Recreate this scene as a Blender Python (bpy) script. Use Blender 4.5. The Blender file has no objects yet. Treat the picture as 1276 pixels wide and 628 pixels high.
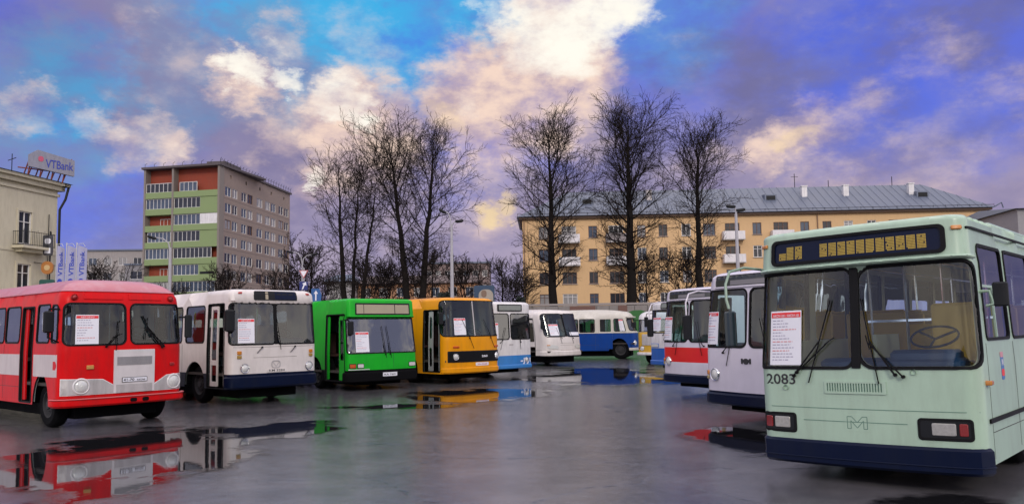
import bpy, math, random
from mathutils import Vector, Matrix
from mathutils.geometry import delaunay_2d_cdt
PI = math.pi
SC = bpy.context.scene
COL = SC.collection
random.seed(7)

# ------------------------------------------------------------------ materials
MATS = {}
def new_mat(name):
    m = bpy.data.materials.new(name); m.use_nodes = True
    nt = m.node_tree; nt.nodes.clear()
    return m, nt, nt.nodes, nt.links
def N(nt, t, **kw):
    n = nt.nodes.new(t)
    for k, v in kw.items():
        if k in n.inputs.keys(): n.inputs[k].default_value = v
        else: setattr(n, k, v)
    return n
def pbr(name, col, rough=0.5, metal=0.0, coat=0.0, var=0.12, scale=3.0, bump=0.0, bscale=60.0, dirt=0.0, dirtcol=(0.05,0.045,0.04), spec=0.5, emit=None, estr=0):
    if name in MATS: return MATS[name]
    m, nt, nd, lk = new_mat(name)
    out = N(nt,'ShaderNodeOutputMaterial'); b = N(nt,'ShaderNodeBsdfPrincipled')
    b.inputs['Metallic'].default_value = metal
    b.inputs['Specular IOR Level'].default_value = spec
    b.inputs['Coat Weight'].default_value = coat
    b.inputs['Coat Roughness'].default_value = 0.12
    tc = N(nt,'ShaderNodeTexCoord')
    no = N(nt,'ShaderNodeTexNoise'); no.inputs['Scale'].default_value = scale; no.inputs['Detail'].default_value = 6
    lk.new(tc.outputs['Object'], no.inputs['Vector'])
    mx = N(nt,'ShaderNodeMix', data_type='RGBA')
    c = Vector(col)
    mx.inputs[6].default_value = (*(c*(1-var)),1); mx.inputs[7].default_value = (*[min(1,x) for x in c*(1+var)],1)
    lk.new(no.outputs['Fac'], mx.inputs[0])
    last = mx.outputs[2]
    if dirt:
        n2 = N(nt,'ShaderNodeTexNoise'); n2.inputs['Scale'].default_value = 1.7; n2.inputs['Detail'].default_value = 9; n2.inputs['Roughness'].default_value = .68
        mp = N(nt,'ShaderNodeMapping'); mp.inputs['Scale'].default_value = (2.6,2.6,.55)
        lk.new(tc.outputs['Object'], mp.inputs['Vector']); lk.new(mp.outputs[0], n2.inputs['Vector'])
        r = N(nt,'ShaderNodeMapRange'); r.inputs['From Min'].default_value=.45; r.inputs['From Max'].default_value=.75; r.inputs['To Max'].default_value=dirt
        lk.new(n2.outputs['Fac'], r.inputs['Value'])
        m2 = N(nt,'ShaderNodeMix', data_type='RGBA'); m2.inputs[7].default_value=(*dirtcol,1)
        lk.new(r.outputs[0], m2.inputs[0]); lk.new(last, m2.inputs[6]); last = m2.outputs[2]
    lk.new(last, b.inputs['Base Color'])
    rr = N(nt,'ShaderNodeMapRange'); rr.inputs['To Min'].default_value=max(.02,rough*.75); rr.inputs['To Max'].default_value=min(1,rough*1.3)
    lk.new(no.outputs['Fac'], rr.inputs['Value']); lk.new(rr.outputs[0], b.inputs['Roughness'])
    if bump:
        n3 = N(nt,'ShaderNodeTexNoise'); n3.inputs['Scale'].default_value=bscale; n3.inputs['Detail'].default_value=4
        lk.new(tc.outputs['Object'], n3.inputs['Vector'])
        bp = N(nt,'ShaderNodeBump'); bp.inputs['Strength'].default_value=bump; bp.inputs['Distance'].default_value=.02
        lk.new(n3.outputs['Fac'], bp.inputs['Height']); lk.new(bp.outputs[0], b.inputs['Normal'])
    if emit:
        b.inputs['Emission Color'].default_value=(*emit,1); b.inputs['Emission Strength'].default_value=estr
    lk.new(b.outputs[0], out.inputs[0])
    MATS[name] = m; return m
def glass(name, tint, refl=0.06, rough=0.02):
    if name in MATS: return MATS[name]
    m, nt, nd, lk = new_mat(name)
    out = N(nt,'ShaderNodeOutputMaterial'); tr = N(nt,'ShaderNodeBsdfTransparent'); gl = N(nt,'ShaderNodeBsdfGlossy')
    tr.inputs[0].default_value=(*tint,1); gl.inputs['Roughness'].default_value=rough; gl.inputs['Color'].default_value=(.95,.97,1,1)
    fr = N(nt,'ShaderNodeFresnel'); fr.inputs['IOR'].default_value=1.52
    ad = N(nt,'ShaderNodeMath', operation='ADD'); ad.inputs[1].default_value=refl; ad.use_clamp=True
    tc = N(nt,'ShaderNodeTexCoord'); no = N(nt,'ShaderNodeTexNoise'); no.inputs['Scale'].default_value=1.3
    bp = N(nt,'ShaderNodeBump'); bp.inputs['Strength'].default_value=.12; bp.inputs['Distance'].default_value=.05
    lk.new(tc.outputs['Object'], no.inputs['Vector']); lk.new(no.outputs['Fac'], bp.inputs['Height']); lk.new(bp.outputs[0], gl.inputs['Normal'])
    mx = N(nt,'ShaderNodeMixShader')
    lk.new(fr.outputs[0], ad.inputs[0]); lk.new(ad.outputs[0], mx.inputs[0]); lk.new(tr.outputs[0], mx.inputs[1]); lk.new(gl.outputs[0], mx.inputs[2])
    lk.new(mx.outputs[0], out.inputs[0]); MATS[name]=m; return m

M_RUB = pbr('rubber', (.008,.008,.009), .6, bump=.1, spec=.12)
M_TYRE = pbr('tyre_rubber', (.006,.006,.007), .9, spec=.06, bump=.3, bscale=30)
M_RIM = pbr('rim_steel', (.035,.035,.04), .6, metal=.1, spec=.2, dirt=.6)
M_CHAS = pbr('chassis_black', (.006,.006,.007), .9, spec=.05)
M_DARK = pbr('dark_plastic', (.010,.011,.013), .45, spec=.2)
M_NAVYSIGN = pbr('sign_box_navy', (.003,.007,.028), .3, spec=.15)
M_INT = pbr('interior_grey', (.30,.36,.36), .7)
M_CREAM = pbr('interior_cream', (.52,.50,.33), .6)
M_FLOOR = pbr('interior_floor', (.05,.04,.035), .8)
M_SEAT = pbr('seat_brown', (.07,.03,.025), .7)
M_SEATY = pbr('seat_yellow', (.62,.36,.02), .5)
M_CHROME = pbr('chrome', (.7,.7,.72), .15, metal=1)
M_LENS = pbr('lamp_lens', (.62,.62,.6), .08, coat=1, var=.3, scale=40)
M_AMBER = pbr('amber_lens', (.55,.2,.02), .15, coat=.6)
M_REDL = pbr('red_lens', (.5,.02,.02), .15, coat=.6)
M_WHITE = pbr('white_paint', (.72,.70,.70), .35, coat=.15, dirt=.35, bump=.06, bscale=1.6)
M_PAPER = pbr('notice_paper', (.78,.78,.84), .7, var=.03)
M_PRED = pbr('notice_red', (.75,.035,.04), .6)
M_INK = pbr('ink_black', (.02,.02,.022), .6)
M_INKG = pbr('ink_grey', (.33,.30,.42), .6)
M_INKR = pbr('ink_red', (.65,.12,.12), .6)
M_GLASS = glass('windscreen_glass', (.62,.80,.84), .0)
M_GLASSD = glass('tinted_glass', (.60,.72,.76), .04)
M_GLASSC = glass('clear_glass', (.86,.96,.96), .0)
M_NAVY = pbr('navy_skirt', (.002,.006,.026), .35, spec=.14, dirt=.3, dirtcol=(.012,.014,.02))
M_RED = pbr('red_paint', (.66,.004,.006),.35,bump=.07,bscale=1.5, coat=.0, spec=.16, var=.1, dirt=.45, dirtcol=(.20,.02,.02))
M_SILV = pbr('silver_trim', (.50,.47,.46), .45, metal=.25, bump=.2, bscale=90, dirt=.4)
M_LED = pbr('led_amber', (.36,.25,.04), .5, emit=(1,.66,.10), estr=.10)
M_ROOFR = pbr('roof_faded_red', (.50,.17,.21), .4, coat=.2, dirt=.35, dirtcol=(.55,.45,.5))

# ------------------------------------------------------------------ mesh helpers
class MB:
    def __init__(s): s.v=[]; s.f=[]; s.m=[]
    def add(s, vs, fs, mi=0):
        b=len(s.v); s.v+= [tuple(v) for v in vs]
        for f in fs: s.f.append(tuple(i+b for i in f)); s.m.append(mi)
    def box(s, c, d, mi=0, rz=0, bev=0.0):
        cx,cy,cz=c; dx,dy,dz=[q/2 for q in d]
        if bev<=0:
            pts=[(sx*dx,sy*dy,sz*dz) for sz in(-1,1) for sy in(-1,1) for sx in(-1,1)]
            fs=[(0,2,3,1),(4,5,7,6),(0,1,5,4),(2,6,7,3),(0,4,6,2),(1,3,7,5)]
        else:
            b=min(bev,dx*.9,dy*.9,dz*.9); pts=[]; fs=[]
            def ringp(ix,iy,z):
                r=[]
                for (sx,sy) in((1,1),(-1,1),(-1,-1),(1,-1)):
                    for k in range(3):
                        a={ (1,1):0,(-1,1):PI/2,(-1,-1):PI,(1,-1):1.5*PI}[(sx,sy)]+k*PI/4
                        r.append((sx*(ix-b)+b*math.cos(a)*(1), sy*(iy-b)+b*math.sin(a), z))
                return r
            rings=[ [(x*(dx-b*.6)/dx,y*(dy-b*.6)/dy,z) for x,y,z in ringp(dx,dy,-dz)], ringp(dx,dy,-dz+b*.6), ringp(dx,dy,dz-b*.6), [(x*(dx-b*.6)/dx,y*(dy-b*.6)/dy,z) for x,y,z in ringp(dx,dy,dz)]]
            for r in rings: pts+=r
            for k in range(3):
                for i in range(12):
                    j=(i+1)%12; fs.append((k*12+i,k*12+j,(k+1)*12+j,(k+1)*12+i))
            fs.append(tuple(range(11,-1,-1))); fs.append(tuple(range(36,48)))
        ca,sa=math.cos(rz),math.sin(rz)
        s.add([(cx+x*ca-y*sa, cy+x*sa+y*ca, cz+z) for x,y,z in pts], fs, mi)
    def tube(s, path, r, n=6, mi=0, cap=True):
        P=[Vector(p) for p in path]; R=r if isinstance(r,(list,tuple)) else [r]*len(P)
        vs=[]; up=None
        for i,p in enumerate(P):
            t=(P[min(i+1,len(P)-1)]-P[max(i-1,0)])
            if t.length<1e-9: t=Vector((0,0,1))
            t.normalize()
            if up is None:
                up=Vector((0,0,1)) if abs(t.z)<.9 else Vector((1,0,0))
            a=t.cross(up)
            if a.length<1e-6: a=t.cross(Vector((0,1,0)))
            a.normalize(); b=a.cross(t); up=b if abs(b.dot(t))<.9 else up
            for k in range(n):
                w=2*PI*k/n; vs.append(p+(a*math.cos(w)+b*math.sin(w))*R[i])
        fs=[]
        for i in range(len(P)-1):
            for k in range(n):
                j=(k+1)%n; fs.append((i*n+k,i*n+j,(i+1)*n+j,(i+1)*n+k))
        if cap: fs.append(tuple(range(n-1,-1,-1))); fs.append(tuple((len(P)-1)*n+k for k in range(n)))
        s.add(vs,fs,mi)
    def lathe(s, prof, c=(0,0,0), axis='z', n=24, mi=0):   # prof: (r,h)
        vs=[]
        for r,h in prof:
            for k in range(n):
                w=2*PI*k/n; x,y=r*math.cos(w),r*math.sin(w)
                p={'z':(x,y,h),'x':(h,x,y),'y':(x,h,y)}[axis]
                vs.append((c[0]+p[0],c[1]+p[1],c[2]+p[2]))
        fs=[]
        for i in range(len(prof)-1):
            for k in range(n):
                j=(k+1)%n; fs.append((i*n+k,i*n+j,(i+1)*n+j,(i+1)*n+k))
        s.add(vs,fs,mi)
    def build(s, name, mats, parent=None, smooth=False, angle=40):
        me=bpy.data.meshes.new(name); me.from_pydata(s.v,[],s.f)
        if not isinstance(mats,(list,tuple)): mats=[mats]
        for m in mats: me.materials.append(m)
        if len(mats)>1: me.polygons.foreach_set('material_index', s.m)
        me.validate()
        if smooth:
            me.polygons.foreach_set('use_smooth',[True]*len(me.polygons))
            try: me.set_sharp_from_angle(angle=math.radians(angle))
            except Exception: pass
        me.update()
        o=bpy.data.objects.new(name, me); COL.objects.link(o)
        if parent: o.parent=parent
        return o
def tag(o, label=None, cat=None, group=None, kind=None):
    if label: o['label']=label
    if cat: o['category']=cat
    if group: o['group']=group
    if kind: o['kind']=kind
    return o
def empty(name, loc=(0,0,0), rz=0, rot=None):
    o=bpy.data.objects.new(name,None); COL.objects.link(o); o.location=loc
    o.rotation_euler=rot if rot else (0,0,rz); o.empty_display_size=.3
    return o
def copy_tree(o, parent=None):
    c=o.copy(); COL.objects.link(c)
    if parent: c.parent=parent
    for ch in list(o.children): copy_tree(ch,c)
    return c

# ------------------------------------------------------------------ 2-D loops
def rrect(u0,v0,u1,v1,r=0.0,k=5, top=None):
    rt = r if top is None else top
    pts=[]
    for (cx,cy,a0,rr) in((u1,v0,-PI/2,r),(u1,v1,0,rt),(u0,v1,PI/2,rt),(u0,v0,PI,r)):
        if rr<=1e-4: pts.append((cx,cy)); continue
        ox=cx-rr if cx==u1 else cx+rr; oy=cy+rr if cy==v0 else cy-rr
        for i in range(k+1):
            a=a0+i*PI/2/k; pts.append((ox+rr*math.cos(a),oy+rr*math.sin(a)))
    return pts
def densify(l,step):
    out=[]
    for i,a in enumerate(l):
        b=l[(i+1)%len(l)]; d=math.hypot(b[0]-a[0],b[1]-a[1]); n=max(1,int(math.ceil(d/step)))
        for k in range(n): out.append((a[0]+(b[0]-a[0])*k/n,a[1]+(b[1]-a[1])*k/n))
    return out
def offloop(l,w):
    n=len(l); out=[]
    for i in range(n):
        a,b,c=l[i-1],l[i],l[(i+1)%n]
        e1=Vector((b[0]-a[0],b[1]-a[1])); e2=Vector((c[0]-b[0],c[1]-b[1]))
        if e1.length<1e-9: e1=e2
        if e2.length<1e-9: e2=e1
        e1.normalize(); e2.normalize()
        n1=Vector((e1.y,-e1.x)); n2=Vector((e2.y,-e2.x)); m=n1+n2
        if m.length<1e-6: m=n1
        m.normalize(); q=w/max(.4,m.dot(n1)); out.append((b[0]+m.x*q,b[1]+m.y*q))
    return out
def inside(p,l):
    x,y=p; r=False; n=len(l); j=n-1
    for i in range(n):
        xi,yi=l[i]; xj,yj=l[j]
        if (yi>y)!=(yj>y) and x<(xj-xi)*(y-yi)/(yj-yi)+xi: r=not r
        j=i
    return r
def tri(outer, holes, steiner):
    pts=[];edges=[]
    for l in [outer]+holes:
        b=len(pts); pts+=l; n=len(l); edges+=[(b+i,b+(i+1)%n) for i in range(n)]
    us=[p[0] for p in outer]; vs_=[p[1] for p in outer]
    lo=(min(us)+1e-3,min(vs_)+1e-3); hi=(max(us)-1e-3,max(vs_)-1e-3)
    for p in steiner:
        if lo[0]<p[0]<hi[0] and lo[1]<p[1]<hi[1]: pts.append(p)
    v,e,f,_,_,_=delaunay_2d_cdt([Vector(p) for p in pts],edges,[],0,1e-5)
    bb=[(min(p[0] for p in h),max(p[0] for p in h),min(p[1] for p in h),max(p[1] for p in h),h) for h in holes]
    out=[]
    for t in f:
        cx=sum(v[i][0] for i in t)/len(t); cy=sum(v[i][1] for i in t)/len(t)
        if not inside((cx,cy),outer): continue
        if any(b[0]<cx<b[1] and b[2]<cy<b[3] and inside((cx,cy),b[4]) for b in bb): continue
        a=(v[t[1]]-v[t[0]]).cross(v[t[2]]-v[t[0]])
        out.append(tuple(t) if a>0 else tuple(reversed(t)))
    return [(p[0],p[1]) for p in v], out

class Flat:      # plane surface: u along udir, v up, off outward (udir x up points INTO wall -> off = -that)
    def __init__(s, origin, udir, step=50):
        s.o=Vector(origin); s.u=Vector(udir).normalized(); s.n=s.u.cross(Vector((0,0,1))).normalized(); s.dstep=step
    def P(s,u,v,off=0): return s.o+s.u*u+Vector((0,0,v))+s.n*off
    def steiner(s,outer): return []
def lerp_tab(tab,z):
    if z<=tab[0][0]: return tab[0][1]
    for (a,b),(c,d) in zip(tab,tab[1:]):
        if z<=c: return b+(d-b)*(z-a)/(c-a)
    return tab[-1][1]
class Skin:      # wrapped coach body. s = arclength from the front centre (+ = local +x side); z up
    def __init__(s,W,L,R,z1,ch,ci,fs=((0,0),(1,0)),tum=((0,0),(1,0)),bow=0.0,fdepth=1.2):
        s.W,s.L,s.R,s.z1,s.ch,s.ci=W,L,R,z1,ch,ci; s.fs=fs; s.tum=tum; s.bow=bow; s.fd=fdepth
        s.a=W/2-R; s.arc=PI*R/2; s.side=L-2*R; s.S=s.a+s.arc+s.side+s.arc+s.a; s.dstep=.14
        s.Lc=PI/2*(ch+ci)/2; s.ztop=z1+s.Lc
    def sd(s,d,side=1): # arclength for distance d behind the front
        return side*(s.a+s.arc+(d-s.R))
    def plan(s,q):
        sg=1 if q>=0 else -1; q=abs(q)
        if q<=s.a: return sg*q,0.0,0.0,-1.0
        q-=s.a
        if q<=s.arc:
            t=q/s.R; return sg*(s.a+s.R*math.sin(t)), s.R*(1-math.cos(t)), sg*math.sin(t), -math.cos(t)
        q-=s.arc
        if q<=s.side: return sg*s.W/2, s.R+q, sg*1.0, 0.0
        q-=s.side
        if q<=s.arc:
            t=q/s.R; return sg*(s.a+s.R*math.cos(t)), s.L-s.R+s.R*math.sin(t), sg*math.cos(t), math.sin(t)
        q-=s.arc
        return sg*(s.a-q), s.L, 0.0, 1.0
    def P(s,q,z,off=0):
        x,y,nx,ny=s.plan(q); hw=s.W/2
        nz=0; ins=lerp_tab(s.tum,min(z,s.z1)); zz=z
        fsz=lerp_tab(s.fs,min(z,s.z1)); inf=0
        if z>s.z1:
            t=min(1.0,(z-s.z1)/s.Lc)*PI/2
            inf=s.ci*(1-math.cos(t)); zz=s.z1+s.ch*math.sin(t); nz=math.sin(t)
            k=math.cos(t); nx*=k; ny*=k
        x0=x
        x=x*(hw-ins-inf)/hw
        w=max(0.0,1-y/s.fd); w=w*w*(3-2*w)
        y2=s.L/2+(y-s.L/2)*(s.L/2-inf)/(s.L/2)
        y2+=fsz*w + s.bow*(x0/hw)**2*w
        return Vector((x+nx*off, y2+ny*off, zz+nz*off))
    def steiner(s,outer):
        us=[p[0] for p in outer]; vs=[p[1] for p in outer]
        q=set()
        for sg in(-1,1):
            n=6 if s.bow or s.a>.6 else 3
            for i in range(n+1): q.add(round(sg*s.a*i/n,4))
            for i in range(1,9): q.add(round(sg*(s.a+s.arc*i/8),4))
            for i in range(1,5): q.add(round(sg*(s.a+s.arc+s.fd*i/4),4))
            i=s.a+s.arc+s.fd
            while i<s.a+s.arc+s.side: q.add(round(sg*i,4)); i+=1.2
            for i in range(0,9): q.add(round(sg*(s.a+s.arc+s.side+s.arc*i/8),4))
        zz=set([k for k,_ in s.fs]+[k for k,_ in s.tum]+[s.z1]+[s.z1+s.Lc*i/7 for i in range(1,8)])
        z=.5
        while z<s.z1: zz.add(round(z,3)); z+=.3
        return [(a,b) for a in q for b in zz if min(us)-.01<a<max(us)+.01 and min(vs)-.01<b<max(vs)+.01]

def surf(mb,sk,outer,holes,off,mi=0,matfn=None,flip=False):
    o=densify(outer,sk.dstep); h=[densify(x,sk.dstep) for x in holes]
    v,f=tri(o,h,sk.steiner(o))
    P=[sk.P(a,b,off) for a,b in v]; base=len(mb.v); mb.v+=[tuple(p) for p in P]
    for t in f:
        if flip: t=tuple(reversed(t))
        mb.f.append(tuple(i+base for i in t))
        if matfn:
            cx=sum(v[i][0] for i in t)/3; cy=sum(v[i][1] for i in t)/3; mb.m.append(matfn(cx,cy))
        else: mb.m.append(mi)
    return o,h
def slab(mb,sk,outer,holes,off0,off1,mi=0,bev=0.0,back=False):
    top=offloop(densify(outer,sk.dstep),-bev) if bev else densify(outer,sk.dstep)
    surf(mb,sk,top,holes,off1,mi)
    if back: surf(mb,sk,outer,holes,off0,mi,flip=True)
    o=densify(outer,sk.dstep)
    def wall(la,oa,lb,ob,rev):
        n=len(la); b=len(mb.v)
        mb.v+=[tuple(sk.P(p[0],p[1],oa)) for p in la]+[tuple(sk.P(p[0],p[1],ob)) for p in lb]
        for i in range(n):
            j=(i+1)%n; q=(b+i,b+j,b+n+j,b+n+i); mb.f.append(tuple(reversed(q)) if rev else q); mb.m.append(mi)
    if bev:
        wall(o,off1-bev,densify(top,99) if len(top)==len(o) else o,off1,False); wall(o,off0,o,off1-bev,False)
    else: wall(o,off0,o,off1,False)
    for h in holes:
        hd=densify(h,sk.dstep); wall(hd,off0,hd,off1,True)
def panel(name,sk,outer,off0,off1,mat,parent,holes=(),bev=0.0,back=False,smooth=True):
    mb=MB(); slab(mb,sk,outer,list(holes),off0,off1,0,bev,back); return mb.build(name,mat,parent,smooth)
_curve=None
def text_mb(s,fn,height,width=None,align='CENTER',bold=0.0):
    cu=bpy.data.curves.new('txt','FONT'); cu.body=s; cu.size=1; cu.align_x=align; cu.offset=bold; cu.resolution_u=3
    ob=bpy.data.objects.new('txt',cu); COL.objects.link(ob)
    dg=bpy.context.evaluated_depsgraph_get(); me=bpy.data.meshes.new_from_object(ob.evaluated_get(dg))
    xs=[v.co.x for v in me.vertices]; ys=[v.co.y for v in me.vertices]
    hh=max(ys)-min(ys); y0=min(ys); k=height/hh; kx=k
    if width: kx=width/(max(xs)-min(xs))
    xo=(max(xs)+min(xs))/2 if align=='CENTER' else min(xs)
    mb=MB(); mb.v=[tuple(fn((v.co.x-xo)*kx,(v.co.y-y0)*k)) for v in me.vertices]
    mb.f=[tuple(p.vertices) for p in me.polygons]; mb.m=[0]*len(mb.f)
    bpy.data.objects.remove(ob); bpy.data.curves.remove(cu); bpy.data.meshes.remove(me)
    return mb
def text_on(name,sk,s,u,v,height,mat,parent,off=.004,width=None,align='CENTER',bold=.01):
    return text_mb(s,lambda a,b: sk.P(u+a,v+b,off),height,width,align,bold).build(name,mat,parent)

# ------------------------------------------------------------------ bus pieces
WHEEL_ME={}
def wheel(parent,x,y,r,side,rimmat=None):
    key=(round(r,2),side,rimmat.name if rimmat else '')
    if key not in WHEEL_ME:
        t=MB(); w=.27
        t.lathe([(r*.58,-w/2),(r*.86,-w/2-.01),(r*.97,-w/2+.03),(r,-w/2+.06),(r,w/2-.06),(r*.97,w/2-.03),(r*.86,w/2+.01),(r*.58,w/2),(r*.58,-w/2)],axis='x',n=36)
        for k in range(36):
            a=2*PI*k/36; t.box((0,0,0),(.001,.001,.001))
            break
        m=MB(); q=side
        m.lathe([(r*.6,q*w*.5),(r*.55,q*w*.48),(r*.5,q*w*.2),(r*.36,q*w*.12),(r*.34,q*w*.34),(r*.2,q*w*.36),(r*.18,q*w*.5),(.001,q*w*.52)],axis='x',n=28)
        for k in range(8):
            a=2*PI*k/8; m.lathe([(.02,q*w*.3),(.02,q*w*.42),(.001,q*w*.43)],c=(0,r*.28*math.cos(a),r*.28*math.sin(a)),axis='x',n=6)
        WHEEL_ME[key]=(t.build('tyre',M_TYRE,None,True),m.build('rim',rimmat or M_RIM,None,True))
        for o in WHEEL_ME[key]: COL.objects.unlink(o)
    e=empty('wheel',(x,y,r)); e.parent=parent
    for o in WHEEL_ME[key]:
        c=bpy.data.objects.new(o.name.split('.')[0],o.data); COL.objects.link(c); c.parent=e
    return e
def arch(d,rr,side,sk,zc,z0,rx=None):
    pts=[]; rx=rx or rr
    u=sk.sd(d,side)
    for i in range(13):
        a=PI*i/12; pts.append((u+rx*math.cos(a),zc+rr*math.sin(a)))
    pts.append((u-rx,z0-.2)); pts.append((u+rx,z0-.2))
    return pts
def wiper(sk,u0,v0,u1,v1,u2,v2,parent,off=.05,r=.009):
    m=MB(); a=sk.P(u0,v0,.015); b=sk.P(u0,v0,off); c=sk.P(u1,v1,off*.7)
    m.tube([a,b],.020,8); m.tube([b,c],[r*1.3,r],5)
    p=sk.P(u1,v1,.03); q=sk.P(u2,v2,.03); t=sk.P(2*u1-u2 if False else u1-(u2-u1),v1-(v2-v1),.03)
    m.tube([t,p,q],r*.9,5)
    return m.build('wiper',M_RUB,parent,True)
def notice(sk,u0,v0,u1,v1,parent,txt=None,off=.012,seed=1):
    rnd=random.Random(seed)
    o=panel('notice',sk,rrect(u0,v0,u1,v1),off-.004,off,M_PAPER,parent,smooth=False)
    h=(v1-v0); w=u1-u0
    hd=panel('heading_band',sk,rrect(u0+.01,v1-h*.125,u1-.01,v1-h*.03),off,off+.003,M_PRED,o,smooth=False)
    if txt: text_on('heading_text',sk,txt,(u0+u1)/2,v1-h*.115,h*.05,M_PAPER,o,off+.006,w*.86)
    else: text_on('heading_text',sk,'АВТОБУС',(u0+u1)/2,v1-h*.105,h*.05,M_PAPER,o,off+.006,w*.6)
    m=MB(); n=14 if txt else 9
    for i in range(n):
        y=v1-h*(.18+.78*i/n); l=rnd.uniform(.35,.92)*(w-.06); st=u0+.03
        red=1 if i in(3,7,10) else 0
        x=st
        while x<st+l:
            ww=rnd.uniform(.015,.05); x2=min(x+ww,st+l)
            a=h*.007 if txt else h*.01
            m.add([sk.P(x,y-a,off+.002),sk.P(x2,y-a,off+.002),sk.P(x2,y+a,off+.002),sk.P(x,y+a,off+.002)],[(0,1,2,3)],red)
            x=x2+.012
    m.build('text_lines',[M_INKG,M_INKR],o)
    return o
def lamp_round(sk,u,v,r,parent,name='headlight'):
    c=sk.P(u,v,.0); dx=(sk.P(u+.02,v,0)-sk.P(u-.02,v,0)).normalized(); up=(sk.P(u,v+.02,0)-sk.P(u,v-.02,0)).normalized(); nn=dx.cross(up).normalized()
    if nn.dot(sk.P(u,v,.1)-c)<0: nn=-nn
    def ring(prof,n=24):
        m=MB(); vs=[]
        for rr,h in prof:
            for k in range(n):
                w=2*PI*k/n; vs.append(c+dx*rr*math.cos(w)+up*rr*math.sin(w)+nn*h)
        fs=[]
        for i in range(len(prof)-1):
            for k in range(n):
                j=(k+1)%n; fs.append((i*n+k,i*n+j,(i+1)*n+j,(i+1)*n+k))
        m.add(vs,fs); return m
    o=ring([(r*1.28,-.01),(r*1.28,.012),(r*1.1,.035),(r*1.0,.03),(r*.97,.0)]).build(name,M_CHROME if name=='headlight' else M_DARK,parent,True)
    ring([(r*1.0,.012),(r*.85,.03),(r*.55,.045),(r*.2,.052),(.001,.053)]).build('lens',M_LENS,o,True)
    return o
def lamp_rect(sk,u0,v0,u1,v1,parent,mat=None,bez=M_DARK,name='headlight',split=None):
    o=panel(name,sk,rrect(u0,v0,u1,v1,.02,3),-.03,.012,bez,parent,bev=.006)
    b=min((u1-u0),(v1-v0))*.14
    if split is None: panel('lens',sk,rrect(u0+b,v0+b,u1-b,v1-b,.015,3),.005,.02,mat or M_LENS,o,bev=.005)
    else:
        s0,s1,order=split
        us=u0+b; ue=u1-b; mid=us+(ue-us)*s0
        a,c=(mat or M_LENS,M_REDL) if order else (M_REDL,mat or M_LENS)
        panel('lens',sk,rrect(us,v0+b,mid-.005,v1-b,.012,3),.005,.02,a,o,bev=.005)
        panel('lens',sk,rrect(mid+.005,v0+b,ue,v1-b,.012,3),.005,.02,c,o,bev=.005)
    return o
def indicator(sk,u0,v0,u1,v1,parent,mat=M_AMBER,name='indicator_lamp',off=.03):
    return panel(name,sk,rrect(u0,v0,u1,v1,.01,3),-.005,off,mat,parent,bev=.01)
def mirror(sk,path,centre,size,parent,mat_arm,rot=0,back=None):
    m=MB(); m.tube(path,.018,8); o=m.build('mirror',mat_arm,parent,True)
    h=MB(); h.box((0,0,0),size,0,0,min(size)*.45); ho=h.build('mirror_housing',back or M_DARK,o,True); ho.location=centre; ho.rotation_euler=(0,0,rot)
    g=MB(); g.box((0,size[1]/2+.004,0),(size[0]*.82,.004,size[2]*.86),0); go=g.build('mirror_glass',M_CHROME,o); go.location=centre; go.rotation_euler=(0,0,rot)
    return o
def seat_mesh(mat,key):
    m=MB(); m.box((0,0,.44),(.84,.42,.1),0,0,.04); m.box((0,.22,.82),(.84,.08,.68),0,0,.035); m.tube([(-.38,.24,1.18),(.38,.24,1.18)],.02,6)
    m.box((0,0,.2),(.1,.3,.4),0)
    return m.build('seat',mat,None,True)
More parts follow.
